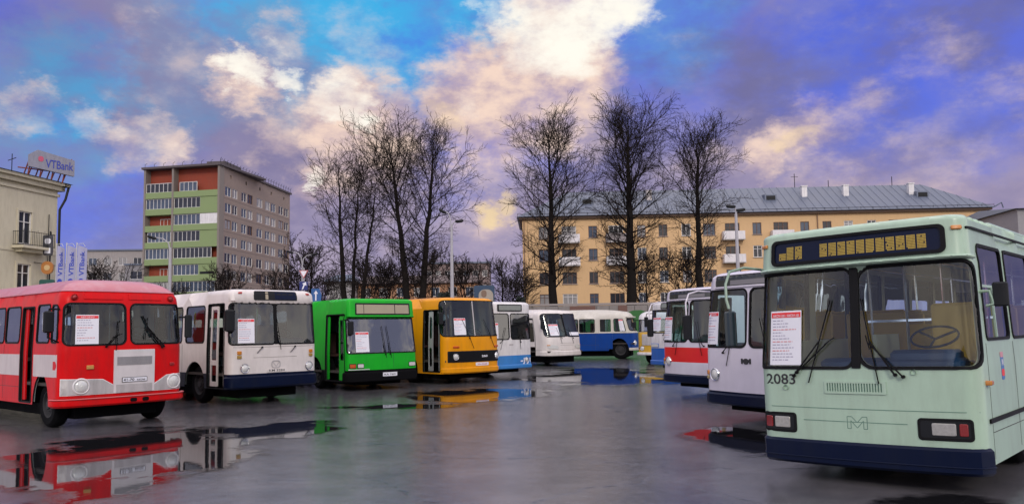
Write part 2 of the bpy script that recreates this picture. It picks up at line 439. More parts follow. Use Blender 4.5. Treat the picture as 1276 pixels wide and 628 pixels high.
def interior(root,sk,zf,mat_lin,seatmat,dash=True,nseat=6,yseat=1.9,wheelx=.62,dashcol=M_DARK,part=True,zdash=None,seatrows=None):
    W,L=sk.W,sk.L
    m=MB(); m.box((0,L/2,zf-.04),(W-.14,L-.3,.06)); m.build('floor',M_FLOOR,root)
    m=MB(); m.box((0,L/2+.1,(zf-.08+.17)/2),(W-.86,L-.6,zf-.08-.17)); m.box((0,.5,zf-.12),(W-.5,.5,.1))
    m.tube([(-W/2+.3,1.9,.42),(W/2-.3,1.9,.42)],.09,8)
    m.build('chassis',M_CHAS,root)
    if dash:
        zd=zdash or zf+.75
        m=MB(); m.box((.25,.42,zd-.16),(W-.9,.42,.3),0,0,.07); m.box((wheelx,.42,zd+.0),(.7,.36,.16),0,0,.06); m.build('dashboard',dashcol,root,True)
        sw=MB(); R=.25; vs=[];n=28;k=8
        pts=[(R*math.cos(2*PI*i/n),R*math.sin(2*PI*i/n)) for i in range(n)]
        for (x,y) in pts:
            for j in range(k):
                a=2*PI*j/k; vs.append((x*(1+.05*math.cos(a)),y*(1+.05*math.cos(a)),.015*math.sin(a)))
        fs=[(i*k+j,((i+1)%n)*k+j,((i+1)%n)*k+(j+1)%k,i*k+(j+1)%k) for i in range(n) for j in range(k)]
        sw.add(vs,fs)
        for a in(.6,PI-.6,1.5*PI): sw.tube([(0,0,-.03),(R*math.cos(a),R*math.sin(a),0)],.014,6)
        so=sw.build('steering_wheel',M_DARK,root,True); so.location=(wheelx,.78,zd+.22); so.rotation_euler=(math.radians(28),0,0)
        st=MB(); st.box((wheelx,1.35,zf+.45),(.5,.5,.14),0,0,.05); st.box((wheelx,1.62,zf+.85),(.5,.12,.75),0,0,.05); st.build('driver_seat',seatmat,root,True)
    s0=seat_mesh(seatmat,'x'); first=True
    for i in range(nseat):
        for sx in(-1,1):
            y=yseat+i*.82
            if y>L-.6: continue
            c=s0 if first else s0.copy()
            if not first: COL.objects.link(c)
            first=False; c.parent=root; c.location=(sx*(W/2-.55),y+.6,zf)
    m=MB()
    for sx in(-1,1):
        m.tube([(sx*.45,1.6,zf+1.75),(sx*.45,L-.6,zf+1.75)],.017,6)
        for y in(1.9,3.9,5.9):
            if y<L-1: m.tube([(sx*.45,y,zf),(sx*.45,y,zf+1.95)],.017,6)
    m.build('handrail',M_CHROME,root,True)

def make_bus(name,label,cat,loc,yawdeg,sk,z0,bands,mats,front_holes,side_wins,doors,wheels,wr=.48,roll=0,
             roofmat=None,floor_z=.82,lin=None,seatmat=None,nseat=6,gasket=.035,wl_holes=(),side_wins_r=None,archr=.6,archx=None,roofcrown=.05,dash=True,zdash=None,dashcol=None,glassm=None,sglass=None,wheelmat=None,rear_win=True,group='buses and trolleybuses parked in the yard'):
    root=empty(name,loc,rot=(0,math.radians(-roll),math.radians(yawdeg))); tag(root,label,cat,group)
    S=sk.S
    holes=[];gl=[]
    for h in front_holes: holes.append(h); gl.append(('windscreen',h,glassm or M_GLASS))
    for side in(-1,1):
        wins=side_wins if (side<0 or side_wins_r is None) else side_wins_r
        for (d0,d1,v0,v1,r) in wins:
            a,b=sk.sd(d0,side),sk.sd(d1,side); l=rrect(min(a,b),v0,max(a,b),v1,r); holes.append(l); gl.append(('window',l,sglass or M_GLASSD))
        for d in wheels: holes.append(arch(d,archr,side,sk,wr,z0,archx))
    if rear_win:
        for sg in(-1,1):
            a,b=S-sk.a*.95,S-.06
            l=rrect(min(sg*a,sg*b),1.5,max(sg*a,sg*b),2.3,.08); holes.append(l); gl.append(('window',l,sglass or M_GLASSD))
    dh=[]
    for (side,d0,d1,v0,v1) in doors:
        a,b=sk.sd(d0,side),sk.sd(d1,side); l=rrect(min(a,b),v0,max(a,b),v1,.03,3); holes.append(l); dh.append((side,l))
    outer=[(-S,z0),(S,z0)]
    zs=sorted(set(z for z,_ in bands if z0<z<sk.ztop))
    right=[(S,z) for z in zs]; 
    outer=[(-S,z0),(S,z0)]+right+[(S,sk.ztop),(-S,sk.ztop)]+[(-S,z) for z in reversed(zs)]
    def matfn(u,v):
        mi=0
        for zz,k in bands:
            if v>=zz: mi=k
        return mi
    # body shell: extra points along colour boundaries
    mb=MB()
    sk_st=sk.steiner
    def st(o):
        base=sk_st(o)
        for z in zs:
            base+= [(q,z) for q in sorted(set(round(p[0],4) for p in base))]+[(-S+.1*i,z) for i in range(1,int(20*S))]
        return base
    sk.steiner=st
    surf(mb,sk,outer,holes,0,matfn=matfn)
    nm=len(mats)
    sk.steiner=sk_st
    body=mb.build('body',mats,root,True,35)
    l2=MB(); surf(l2,sk,[(-S,z0+.05),(S,z0+.05),(S,sk.ztop),(-S,sk.ztop)],holes,-.045,flip=True); l2.build('inner_lining',lin or M_INT,root,True)
    # roof cap
    rm=MB(); n=72; rings=[]
    qs=[-S+2*S*i/n for i in range(n)]
    # use dense ring aligned on steiner for the rim
    qset=sorted(set([p[0] for p in sk.steiner([(-S,0),(S,0),(S,sk.ztop),(-S,sk.ztop)])]+[S]))
    qset=[q for q in qset if q>-S+1e-3]
    for k,hh in((1.0,0),(.8,.45),(.5,.8),(.2,.97)):
        rings.append([Vector((p.x*k, sk.L/2+(p.y-sk.L/2)*(.25+.75*k) if k<1 else p.y, p.z+roofcrown*hh+(.001 if k==1 else 0))) for p in (sk.P(q,sk.ztop,0) for q in qset)])
    m_=len(qset)
    for r in rings: rm.v+=[tuple(p) for p in r]
    for a in range(len(rings)-1):
        for i in range(m_):
            j=(i+1)%m_; rm.f.append((a*m_+i,a*m_+j,(a+1)*m_+j,(a+1)*m_+i)); rm.m.append(0)
    rm.f.append(tuple((len(rings)-1)*m_+i for i in range(m_))); rm.m.append(0)
    roof=rm.build('roof',roofmat or mats[matfn(0,sk.ztop)],root,True,60)
    for nmz,l,g in gl:
        o=panel(nmz,sk,offloop(densify(l,.14),gasket),-.02,.012,M_RUB,root,holes=[l],bev=0)
        pm=MB(); surf(pm,sk,l,[],-.006); pm.build('pane',g,o,True)
    for side,l in dh:
        panel('door_frame',sk,offloop(densify(l,.14),.03),-.04,.01,M_RUB,root,holes=[l])
    sm=pbr('seam_dark',(.05,.05,.05),.7)
    for side in(-1,1):
        wl_=side_wins if (side<0 or side_wins_r is None) else side_wins_r
        for (d0,d1,v0,v1,r) in wl_:
            dd=d0-.06
            if any(abs(dd-w_)<archr+.08 for w_ in wheels) or dd<.3: continue
            if any(s_==side and e0-.08<dd<e1+.08 for (s_,e0,e1,_,_) in doors): continue
            u=sk.sd(dd,side); panel('panel_seam',sk,rrect(u-.004,z0+.06,u+.004,v0-.06),0,.0025,sm,root,smooth=False)
        e0s=[w_-archr-.05 for w_ in wheels]; 
        for (a_,b_) in zip([.35]+[w_+archr+.03 for w_ in wheels],[w_-archr-.03 for w_ in wheels]+[sk.L-.3]):
            segs=[(a_,b_)]
            for (s_,x0,x1,_,_) in doors:
                if s_==side: segs=[q for (p_,r_) in segs for q in ((p_,min(r_,x0-.05)),(max(p_,x1+.05),r_)) if q[1]-q[0]>.15]
            for (p_,r_) in segs:
                if r_-p_<.15: continue
                q0,q1=sorted((sk.sd(p_,side),sk.sd(r_,side))); panel('skirt_seam',sk,rrect(q0,z0+.33,q1,z0+.338),0,.0025,sm,root,smooth=False)
    for d in wheels:
        for side in(-1,1):
            wheel(root,side*(sk.W/2-.27),d,wr,side,wheelmat)
            m=MB(); k=13; vs=[]
            for i in range(k):
                a=PI*i/(k-1); rr=archr+.01
                for x in(sk.W/2-.5,sk.W/2-.035): vs.append((side*x,d+rr*math.cos(a),wr+rr*math.sin(a)))
            m.add(vs,[(2*i,2*i+1,2*i+3,2*i+2) for i in range(k-1)])
            m.add([vs[2*i] for i in range(k)],[tuple(range(k))])
            m.build('wheel_arch',M_CHAS,root)
    interior(root,sk,floor_z,lin,seatmat or M_SEAT,nseat=nseat,dash=dash,zdash=zdash,dashcol=dashcol or M_DARK)
    return root
def leaf(root,sk,side,d0,d1,v0,v1,off,mat,wins,gm=None,name='door'):
    a,b=sorted((sk.sd(d0,side),sk.sd(d1,side)))
    hs=[]
    for (e0,e1,w0,w1,r) in wins:
        p,q=sorted((sk.sd(e0,side),sk.sd(e1,side))); hs.append(rrect(p,w0,q,w1,r,4))
    o=panel(name,sk,rrect(a,v0,b,v1,.02,3),off-.03,off,mat,root,holes=hs,back=True)
    for h in hs:
        pm=MB(); surf(pm,sk,h,[],off-.015); pm.build('door_pane',gm or M_GLASSD,o)
    return o
def bumper(root,sk,u0,u1,v0,v1,off,mat,name='bumper',bev=.03,r=.04):
    return panel(name,sk,rrect(u0,v0,u1,v1,r,3),-.02,off,mat,root,bev=bev,back=False)

# ================================================================== 1 MINT TROLLEYBUS
M_MINT=pbr('mint_paint',(.40,.545,.42),.32,bump=.07,bscale=1.5,coat=.2,spec=.4,var=.05,scale=1.5,dirt=.38,dirtcol=(.24,.29,.22))
M_MINTD=pbr('mint_groove',(.12,.22,.17),.6)
sk=Skin(2.45,11.5,.16,2.90,.07,.10,fs=((0,0),(.5,-.02),(1.32,-.02),(2.44,.10),(2.5,.03),(2.86,.07)),tum=((0,0),(1.3,0),(2.86,.06)),bow=.09)
wsl=rrect(-1.25,1.33,-.045,2.44,.10); wsr=rrect(.045,1.33,1.30,2.44,.16)
side=[(.42,1.55,1.62,2.62,.06)]+[(1.75+i*1.42,1.75+i*1.42+1.28,1.62,2.62,.06) for i in range(6)]
mint=make_bus('trolleybus','pale mint green trolleybus numbered 2083 with dot matrix sign','trolleybus',(3.93,9.1,0),-43.2,sk,.28,
  [(0,0)],[M_MINT],[wsl,wsr],side,[(-1,10.1,11.0,.4,2.5)],[2.6,8.3],roll=1.04,lin=M_CREAM,seatmat=M_SEATY,floor_z=.82,nseat=8,dashcol=pbr('dash_blue',(.015,.05,.12),.4),zdash=1.42,roofcrown=.03,glassm=M_GLASSC,sglass=glass('side_clear_glass',(.85,.9,.9),.05))
mint['label']='pale mint green trolleybus numbered 2083 with amber dot sign, at the right edge'
# centre post, brow, sign
panel('windscreen_post',sk,rrect(-.05,1.31,.05,2.46,.01,2),-.02,.02,M_RUB,mint,bev=.006)
panel('brow_trim',sk,rrect(-1.36,2.475,1.36,2.52,.015,3),0,.035,M_MINT,mint,bev=.012)
sg=panel('destination_sign',sk,rrect(-1.03,2.55,1.03,2.865,.07,6),-.01,.03,M_RUB,mint,holes=[rrect(-.985,2.585,.985,2.83,.05,6)])
pm=MB(); surf(pm,sk,rrect(-.985,2.585,.985,2.83,.05,6),[],.012); pm.build('sign_face',M_NAVYSIGN,sg,True)
lm=MB(); rnd=random.Random(3)
cells=[(-.875,.5)]+[(-.77,1),(-.655,1)]+[(-.33+i*.112,1) for i in range(11)]
for cx,hf in cells:
    nx=7; nz=9; zt=9 if hf==1 else 5
    for i in range(nx):
        for j in range(zt):
            if rnd.random()<.03: continue
            x=cx+(i-3)*.0135; z=2.625+j*.0175; d=.0052
            lm.add([sk.P(x-d,z-d*1.3,.016),sk.P(x+d,z-d*1.3,.016),sk.P(x+d,z+d*1.3,.016),sk.P(x-d,z+d*1.3,.016)],[(0,1,2,3)])
lm.build('led_dots',M_LED,sg)
for a,b in((-1.2,-1.1),(1.09,1.19)): indicator(sk,a,2.79,b,2.835,mint,M_AMBER,'marker_lamp')
text_on('fleet_number',sk,'2083',-.93,1.115,.125,M_INK,mint,.004,.385,bold=.012)
# grille
g=panel('grille',sk,rrect(-.38,1.02,.31,1.165,.01,2),-.01,.012,M_MINT,mint,holes=[rrect(-.35,1.045,.28,1.14,.008,2)])
gm=MB(); surf(gm,sk,rrect(-.35,1.045,.28,1.14,.008,2),[],.002); gm.build('grille_recess',M_MINTD,g)
gm=MB()
for i in range(21):
    x=-.335+i*.03; slab(gm,sk,rrect(x,1.045,x+.014,1.14,0),[],.002,.011)
gm.build('grille_slats',M_MINT,g)
for v in(.845,.70): panel('seam',sk,rrect(-.66 if v<.8 else -1.2,v,.5 if v<.8 else 1.2,v+.008),0,.0025,M_MINTD,mint)
# emblem: raised outline of a winged shield
em=MB(); 
for pts in([(-.18,.79),(-.10,.79),(-.10,.60),(-.18,.60)],):
    pass
def poly_line(mb,sk,pts,w,off):
    for a,b in zip(pts,pts[1:]):
        d=Vector((b[0]-a[0],b[1]-a[1])).normalized(); n=Vector((-d.y,d.x))*w/2
        mb.add([sk.P(a[0]-n.x,a[1]-n.y,off),sk.P(b[0]-n.x,b[1]-n.y,off),sk.P(b[0]+n.x,b[1]+n.y,off),sk.P(a[0]+n.x,a[1]+n.y,off)],[(0,1,2,3)])
ex,ey=-.03,.69
for w,off in((.008,.003),): 
    poly_line(em,sk,[(ex-.11,ey+.075),(ex-.11,ey-.06),(ex-.07,ey-.06),(ex-.07,ey+.03),(ex,ey-.05),(ex+.07,ey+.03),(ex+.07,ey-.06),(ex+.11,ey-.06),(ex+.11,ey+.075),(ex+.06,ey+.075),(ex,ey+.01),(ex-.06,ey+.075),(ex-.11,ey+.075)],w,off)
em.build('emblem',M_MINTD,mint)
panel('emblem_plate',sk,rrect(ex-.14,ey-.09,ex+.14,ey+.1),-.002,.0015,M_MINT,mint)
for a,b_,l0,l1,r0,r1_ in((-1.2,-.75,-1.03,-.83,-1.15,-1.06),(.60,1.13,.74,.97,1.0,1.08)):
    o=panel('headlight',sk,rrect(a,.545,b_,.78,.04,4),-.03,.014,M_RUB,mint,bev=.008)
    panel('bezel_recess',sk,rrect(a+.03,.575,b_-.03,.75,.03,4),.012,.016,M_DARK,o)
    panel('lens',sk,rrect(l0,.60,l1,.73,.015,3),.01,.024,pbr('lamp_lens_grey',(.33,.32,.30),.12,coat=.6,var=.3,scale=30),o,bev=.006)
    panel('lens',sk,rrect(r0,.60,r1_,.73,.015,3),.01,.024,pbr('red_lens_dark',(.22,.015,.015),.2),o,bev=.006)
panel('bumper',sk,rrect(sk.sd(.18,-1),.19,sk.sd(.18,1),.475,.04,3),-.02,.04,M_NAVY,mint,bev=.03)
panel('bumper_rib',sk,rrect(sk.sd(.16,-1),.27,sk.sd(.16,1),.285,.005,2),.035,.05,M_NAVY,mint,bev=.005)
notice(sk,-1.06,1.345,-.65,2.0,mint,'АКСМ-101 / АМКОДОР-101'.replace('АМКОДОР','АКСМ'))
wiper(sk,-.70,1.26,-.42,1.62,-.28,2.1,mint); wiper(sk,-.74,1.22,-.3,1.62,-.24,1.66,mint,r=.008)
wiper(sk,.42,1.24,.16,1.62,.02+.06,2.1,mint); wiper(sk,.50,1.22,.14,1.60,.12,1.68,mint,r=.008)
m=MB(); 
for u,v in((.60,1.27),(-.86,1.08)): 
    c=sk.P(u,v,.0); m.lathe([(.03,-.02),(.03,.02),(.001,.028)],c=(c.x,c.y,c.z),axis='y',n=10)
m.build('screw_cover',M_MINT,mint)
indicator(sk,sk.sd(.18,1),1.12,sk.sd(.24,1)+.05,1.17,mint,M_AMBER,'side_lamp',.06)
panel('side_rail',sk,rrect(sk.sd(.22,1),.72,sk.sd(10.9,1),.765,.01,2),0,.02,M_RUB,mint)
panel('roof_gutter',sk,rrect(sk.sd(.08,1),2.80,sk.sd(10.9,1),2.825,.01,2),0,.02,M_RUB,mint)
panel('roof_gutter',sk,rrect(sk.sd(10.9,-1),2.80,sk.sd(.08,-1),2.825,.01,2),0,.02,M_RUB,mint)
# side window divider & crest
for d in (.42,):
    panel('window_divider',sk,rrect(sk.sd(.42,1),2.17,sk.sd(1.55,1),2.20),-.01,.012,M_MINT,mint)
    panel('window_divider',sk,rrect(sk.sd(.93,1),1.62,sk.sd(.965,1),2.17),-.01,.012,M_MINT,mint)
cr=panel('crest_sticker',sk,rrect(sk.sd(.98,1),1.14,sk.sd(1.12,1),1.43,.03,3),0,.003,pbr('crest_blue',(.05,.16,.42),.5),mint)
panel('crest_top',sk,rrect(sk.sd(.98,1),1.39,sk.sd(1.12,1),1.45,.01,2),.002,.005,pbr('crest_pink',(.55,.25,.3),.5),cr)
panel('crest_band',sk,rrect(sk.sd(.985,1),1.18,sk.sd(1.115,1),1.26,.03,3),.002,.005,M_PRED,cr)
poly=MB(); poly_line(poly,sk,[(sk.sd(1.0,1),1.30),(sk.sd(1.03,1),1.37),(sk.sd(1.05,1),1.30),(sk.sd(1.07,1),1.37),(sk.sd(1.10,1),1.30)],.012,.006); poly.build('crest_mark',M_PAPER,cr)
# right small mirror
p=sk.P(sk.sd(.33,1),2.12,0)
mirror(sk,[p,p+Vector((.10,-.02,.0)),p+Vector((.14,-.04,-.14)),p+Vector((.06,-.03,-.16))],p+Vector((.20,-.02,-.04)),(.15,.06,.26),mint,M_MINT,rot=.25)
# left large mirror on swan-neck arm
a0=sk.P(sk.sd(.35,-1),2.50,0)
mirror(sk,[a0,a0+Vector((-.12,-.02,.06)),a0+Vector((-.22,-.28,.08)),a0+Vector((-.28,-.56,.02)),a0+Vector((-.30,-.64,-.14)),a0+Vector((-.29,-.66,-.33)),a0+Vector((-.26,-.66,-.45))],a0+Vector((-.25,-.66,-.70)),(.15,.07,.44),mint,pbr('arm_grey_green',(.26,.36,.28),.4),rot=.1,back=pbr('mirror_back_dark',(.010,.022,.026),.15))
# trolley gear
m=MB(); m.box((0,4.6,3.08),(1.5,2.6,.22),0,0,.06); m.build('roof_equipment',M_MINT,mint,True)
# driver partition
m=MB(); m.box((.62,1.95,1.15),(1.1,.04,.55)); m.box((-.35,2.1,1.25),(.05,.9,.85)); m.build('partition',M_CREAM,mint)
m=MB(); m.box((.62,2.35,1.66),(.86,.05,.62)); m.box((-.25,3.0,1.55),(.5,.05,.5)); m.build('yellow_panel',pbr('panel_yellow',(.92,.56,.005),.5),mint)
m=MB(); m.box((.25,1.9,1.85),(1.5,.03,.03)); m.tube([(.0,1.9,.9),(.0,1.9,2.6)],.022,6); m.tube([(.95,1.9,.9),(.95,1.9,2.6)],.022,6); m.build('partition_frame',M_CHROME,mint,True)
MINT_SK=sk

# ================================================================== 2 WHITE TROLLEYBUS
M_WHV=pbr('white_lilac_paint',(.66,.62,.70),.35,bump=.07,bscale=1.5,coat=.25,dirt=.12,dirtcol=(.3,.28,.32))
def ziu(label,loc,yaw,paint,bands,mats,signmat):
    sk=Skin(2.5,11.5,.20,2.72,.16,.22,fs=((0,0),(1.3,0),(2.5,.10),(2.72,.12)),tum=((0,0),(1.3,0),(2.72,.05)),bow=.12)
    wl=rrect(-1.24,1.43,-.06,2.5,.10); wr=rrect(.06,1.43,1.24,2.5,.10)
    side=[(1.75+i*1.32,1.75+i*1.32+1.18,1.45,2.4,.08) for i in range(6)]
    b=make_bus('trolleybus',label,'trolleybus',loc,yaw,sk,.32,bands,mats,[wl,wr],side,[(-1,.3,1.3,.4,2.45)],[2.45,8.2],lin=M_INT,nseat=5,roofcrown=.04,zdash=1.5,dashcol=pbr('dash_teal',(.02,.12,.11),.5),glassm=glass('teal_glass',(.45,.68,.65),.01))
    leaf(b,sk,-1,.36,.78,.42,2.4,-.05,mats[0],[(.42,.72,1.4,2.25,.05),(.42,.72,.6,1.2,.05)])
    s=panel('destination_sign',sk,rrect(-1.0,2.56,1.0,2.84,.04,3),-.01,.03,mats[0],b,holes=[rrect(-.95,2.59,.95,2.81,.03,3)])
    pm=MB(); surf(pm,sk,rrect(-.95,2.59,.95,2.81,.03,3),[],.01); pm.build('sign_face',signmat,s)
    pm=MB(); surf(pm,sk,rrect(-.5,2.61,.6,2.70),[],.014); pm.build('sign_strip',pbr('sign_strip_grey',(.2,.19,.2),.6),s)
    for u in(-.9,.9): lamp_round(sk,u,.87,.105,b)
    for u in(-1.17,1.10): indicator(sk,u,.86,u+.08,.95,b,M_AMBER); indicator(sk,u,.78,u+.08,.85,b,pbr('lamp_yellowish',(.45,.35,.15),.3))
    for u in(-1.18,1.1): indicator(sk,u,2.72,u+.08,2.78,b,M_DARK,'marker_lamp',.06)
    wiper(sk,-.62,1.30,-.42,1.5,-.3,1.95,b); wiper(sk,.62,1.30,.42,1.5,.3,1.95,b)
    panel('bumper',sk,rrect(sk.sd(.3,-1),.30,sk.sd(.3,1),.52,.04,3),-.02,.05,M_NAVY,b,bev=.03)
    return b,sk
sgn=pbr('sign_dark_glass',(.025,.03,.03),.15)
wt,sk=ziu('white trolleybus with navy skirt standing right behind the mint one',(4.40,15.02,0),-58.9,None,[(0,1),(.555,0)],[M_WHV,M_NAVY],sgn)
notice(sk,-1.15,1.46,-.81,2.1,wt,seed=4)
em=MB(); 
for k in(-1,1):
    slab(em,sk,rrect(-.04+k*.10-.02,1.10,-.04+k*.10+.02,1.20),[],0,.01); slab(em,sk,rrect(min(-.04+k*.04,-.04+k*.1),1.13,max(-.04+k*.04,-.04+k*.1),1.18),[],0,.01)
slab(em,sk,rrect(-.10,1.09,.02,1.20,.05,4),[],0,.014)
em.build('emblem',M_INK,wt)
a0=sk.P(sk.sd(.35,-1),2.62,0)
def swan(b,sk,mat,size=(.2,.08,.5)):
    a0=sk.P(sk.sd(.3,-1),2.42,0)
    return mirror(sk,[a0,a0+Vector((-.10,-.02,.10)),a0+Vector((-.22,-.3,.12)),a0+Vector((-.26,-.52,.06)),a0+Vector((-.27,-.6,-.12)),a0+Vector((-.26,-.6,-.42))],a0+Vector((-.24,-.6,-.62)),size,b,mat,rot=.2)
swan(wt,sk,M_WHV)
# ================================================================== 3 RED STRIPE TROLLEYBUS
zt,sk=ziu('white trolleybus with red stripe below windscreen, beyond the all white one',(4.73,21.6,0),-61.4,None,[(0,2),(.53,0),(.86,1),(1.26,0)],[M_WHV,pbr('stripe_red',(.72,.015,.02),.35,coat=.3),M_CHAS],sgn)
notice(sk,-1.13,1.46,-.74,2.1,zt,seed=5)
swan(zt,sk,M_WHV)

# ================================================================== 4 WHITE BLUE BUS behind
sk=Skin(2.5,9.5,.2,2.72,.14,.22,fs=((0,0),(1.3,0),(2.4,.12),(2.72,.14)),bow=.06)
M_BLUE=pbr('blue_paint',(.012,.11,.45),.35,coat=.3,dirt=.2)
b4=make_bus('city_bus','white bus with blue skirt half hidden behind the red striped trolleybus','bus',(6.2,31.9,0),-60,sk,.32,[(0,1),(.98,0)],[M_WHITE,M_BLUE],
  [rrect(-1.2,1.62,1.2,2.5,.08)],[(1.6+i*1.3,2.75+i*1.3,1.5,2.4,.06) for i in range(5)],[(-1,.3,1.2,.4,2.45)],[2.3,7],floor_z=.8,nseat=4,glassm=M_GLASSD)
notice(sk,-1.0,1.68,-.5,2.22,b4,seed=6)
s=panel('destination_sign',sk,rrect(-.55,2.56,.95,2.82,.03,3),-.01,.02,M_DARK,b4); panel('sign_face',sk,rrect(-.5,2.6,.9,2.78),.02,.024,pbr('sign_grey_green',(.22,.24,.22),.4),s)
lamp_rect(sk,-1.1,1.0,-.6,1.17,b4,mat=M_LENS,bez=M_BLUE); lamp_rect(sk,.6,1.0,1.1,1.17,b4,mat=M_LENS,bez=M_BLUE)
wiper(sk,-.3,1.5,-.1,1.7,.05,2.1,b4)
p=sk.P(sk.sd(.1,-1),2.4,0); mirror(sk,[p,p+Vector((-.15,-.2,.0)),p+Vector((-.16,-.25,-.2))],p+Vector((-.14,-.25,-.35)),(.2,.08,.42),b4,M_RUB)
panel('bumper',sk,rrect(sk.sd(.2,-1),.3,sk.sd(.2,1),.5,.04,3),-.02,.05,M_BLUE,b4,bev=.03)

# ================================================================== 5 YELLOW BONNETED MINIBUS
M_YEL=pbr('ochre_yellow',(.62,.36,.03),.4,coat=.2,dirt=.2)
sk=Skin(2.3,6.6,.28,2.3,.35,.45,fs=((0,0),(1.45,.02),(2.3,.16)),bow=.12)
b5=make_bus('small_bus','small old yellow bus with cream roof between blue bus and white blue bus','bus',(7.15,39.4,0),-30,sk,.45,[(0,0),(1.6,1)],[M_YEL,M_WHITE],
  [rrect(-1.1,1.65,-.05,2.2,.08),rrect(.05,1.65,1.1,2.2,.08)],[(1.2+i*1.0,2.05+i*1.0,1.6,2.2,.1) for i in range(5)],[],[1.35,5.0],wr=.45,floor_z=.85,nseat=3,roofcrown=.12,glassm=glass('blue_glass',(.4,.6,.75),.2))
g=panel('grille',sk,rrect(-.85,.95,-.15,1.5,.04,3),0,.03,M_SILV,b5); panel('grille',sk,rrect(.15,.95,.85,1.5,.04,3),0,.03,M_SILV,b5)
for u in(-.85,.85): lamp_round(sk,u,.80,.10,b5)
panel('bumper',sk,rrect(-1.2,.45,1.2,.6,.03,3),0,.09,M_WHITE,b5,bev=.03)
p=sk.P(sk.sd(.1,-1),2.2,0); mirror(sk,[p,p+Vector((-.2,-.15,.0)),p+Vector((-.22,-.18,-.1))],p+Vector((-.22,-.18,-.25)),(.18,.07,.3),b5,M_RUB)

# ================================================================== 6 BLUE AND WHITE OLD BUS (side on)
M_BLUE2=pbr('deep_blue_paint',(.002,.045,.25),.4,bump=.07,bscale=1.5,coat=.0,spec=.2,var=.15,dirt=.15)
M_OLDW=pbr('old_cream_white',(.55,.52,.46),.5,dirt=.35,dirtcol=(.35,.32,.28))
sk=Skin(2.3,7.3,.42,2.42,.40,.5,fs=((0,0),(1.45,.03),(2.42,.30)),bow=.18,fdepth=1.6)
b6=make_bus('vintage_bus','vintage round roofed bus, deep blue below and cream white above, seen side on','bus',(7.55,48.0,0),76,sk,.5,[(0,0),(1.55,1)],[M_BLUE2,M_OLDW],
  [rrect(-1.12,1.68,-.04,2.36,.1),rrect(.04,1.68,1.12,2.36,.1)],[(.42,1.28,1.66,2.36,.08),(1.5,2.16,1.62,2.36,.06),(2.5,3.38,1.62,2.36,.06),(3.5,4.4,1.62,2.36,.06),(4.55,5.45,1.62,2.36,.06),(5.6,6.4,1.62,2.36,.06)],[],[.98,5.4],wr=.55,archr=.68,floor_z=.95,nseat=4,roofcrown=.14,glassm=M_GLASSD,dash=True)
panel('door',sk,rrect(sk.sd(2.24,-1),.6,sk.sd(1.42,-1),2.42,.06,3),0,.015,M_OLDW,b6,holes=[rrect(sk.sd(2.16,-1),1.62,sk.sd(1.5,-1),2.36,.06)])
panel('door_panel',sk,rrect(sk.sd(2.24,-1),.6,sk.sd(1.42,-1),1.53,.03,3),0,.02,M_BLUE2,b6)
panel('belt_moulding',sk,rrect(sk.sd(6.9,-1),1.535,sk.sd(6.9,1),1.575,.01,2),0,.025,M_OLDW,b6)
notice(sk,sk.sd(.85,-1),1.62,sk.sd(.45,-1),2.35,b6,seed=9)
panel('visor',sk,rrect(-1.15,2.44,1.15,2.50,.02,2),0,.14,M_OLDW,b6)
for u in(-.85,.85): lamp_round(sk,u,.95,.12,b6)
panel('bumper',sk,rrect(sk.sd(.3,-1),.5,sk.sd(.3,1),.66,.03,3),0,.08,M_OLDW,b6,bev=.02)
p=sk.P(sk.sd(.12,1),2.3,0); mirror(sk,[p,p+Vector((.2,-.25,.05)),p+Vector((.2,-.28,-.1))],p+Vector((.2,-.28,-.25)),(.2,.07,.32),b6,M_RUB)
p=sk.P(sk.sd(.12,-1),2.3,0); mirror(sk,[p,p+Vector((-.2,-.25,.05)),p+Vector((-.2,-.28,-.1))],p+Vector((-.2,-.28,-.25)),(.2,.07,.32),b6,M_RUB)

# ================================================================== 7 SMALL CREAM WHITE BUS
M_CRW=pbr('cream_white_paint',(.70,.65,.62),.35,bump=.07,bscale=1.5,coat=.1,dirt=.35,dirtcol=(.40,.36,.33))
sk=Skin(2.45,7.0,.30,2.45,.32,.38,fs=((0,0),(.9,.03),(1.4,.06),(2.45,.42),(2.6,.5)),bow=.22,fdepth=1.8)
b7=make_bus('small_bus','small cream white bus with wide curved windscreen beside the blue vintage bus','bus',(2.72,39.7,0),40,sk,.45,[(0,2),(.52,0)],[M_CRW,M_BLUE2,M_CHAS],
  [rrect(-1.2,1.46,-.03,2.58,.14),rrect(.03,1.46,1.2,2.58,.14)],[(1.9+i*1.15,2.95+i*1.15,1.45,2.3,.06) for i in range(4)],[(-1,.95,1.62,.5,2.35)],[2.6,5.6],wr=.42,archr=.52,floor_z=.75,nseat=4,roofcrown=.08)
leaf(b7,sk,-1,.98,1.58,.95,2.3,-.04,M_CRW,[(1.08,1.5,1.2,2.15,.05)])
panel('windscreen_post',sk,rrect(-.035,1.44,.035,2.6),-.02,.015,M_RUB,b7)
notice(sk,-.95,1.5,-.42,2.06,b7,seed=11)
panel('route_card',sk,rrect(.25,1.5,1.0,1.66),.01,.02,M_PAPER,b7)
for a,b_ in((-1.15,-.55),(.55,1.15)):
    o=panel('headlight',sk,[(a,.98),(a+.1,.86),(b_-.08,.84),(b_,.92),(b_-.1,1.02),(a+.06,1.06)],-.01,.02,M_LENS,b7); 
    indicator(sk,a if a<0 else b_-.12,1.0,(a+.14) if a<0 else b_,1.05,b7,M_AMBER)
for v in(1.12,1.02,.78): panel('seam',sk,rrect(-.45,v,.45,v+.012),0,.003,pbr('cream_groove',(.3,.27,.25),.6),b7)
for u in(-.35,.45): wiper(sk,u,1.36,u-.1,1.5,u-.2,1.9,b7)
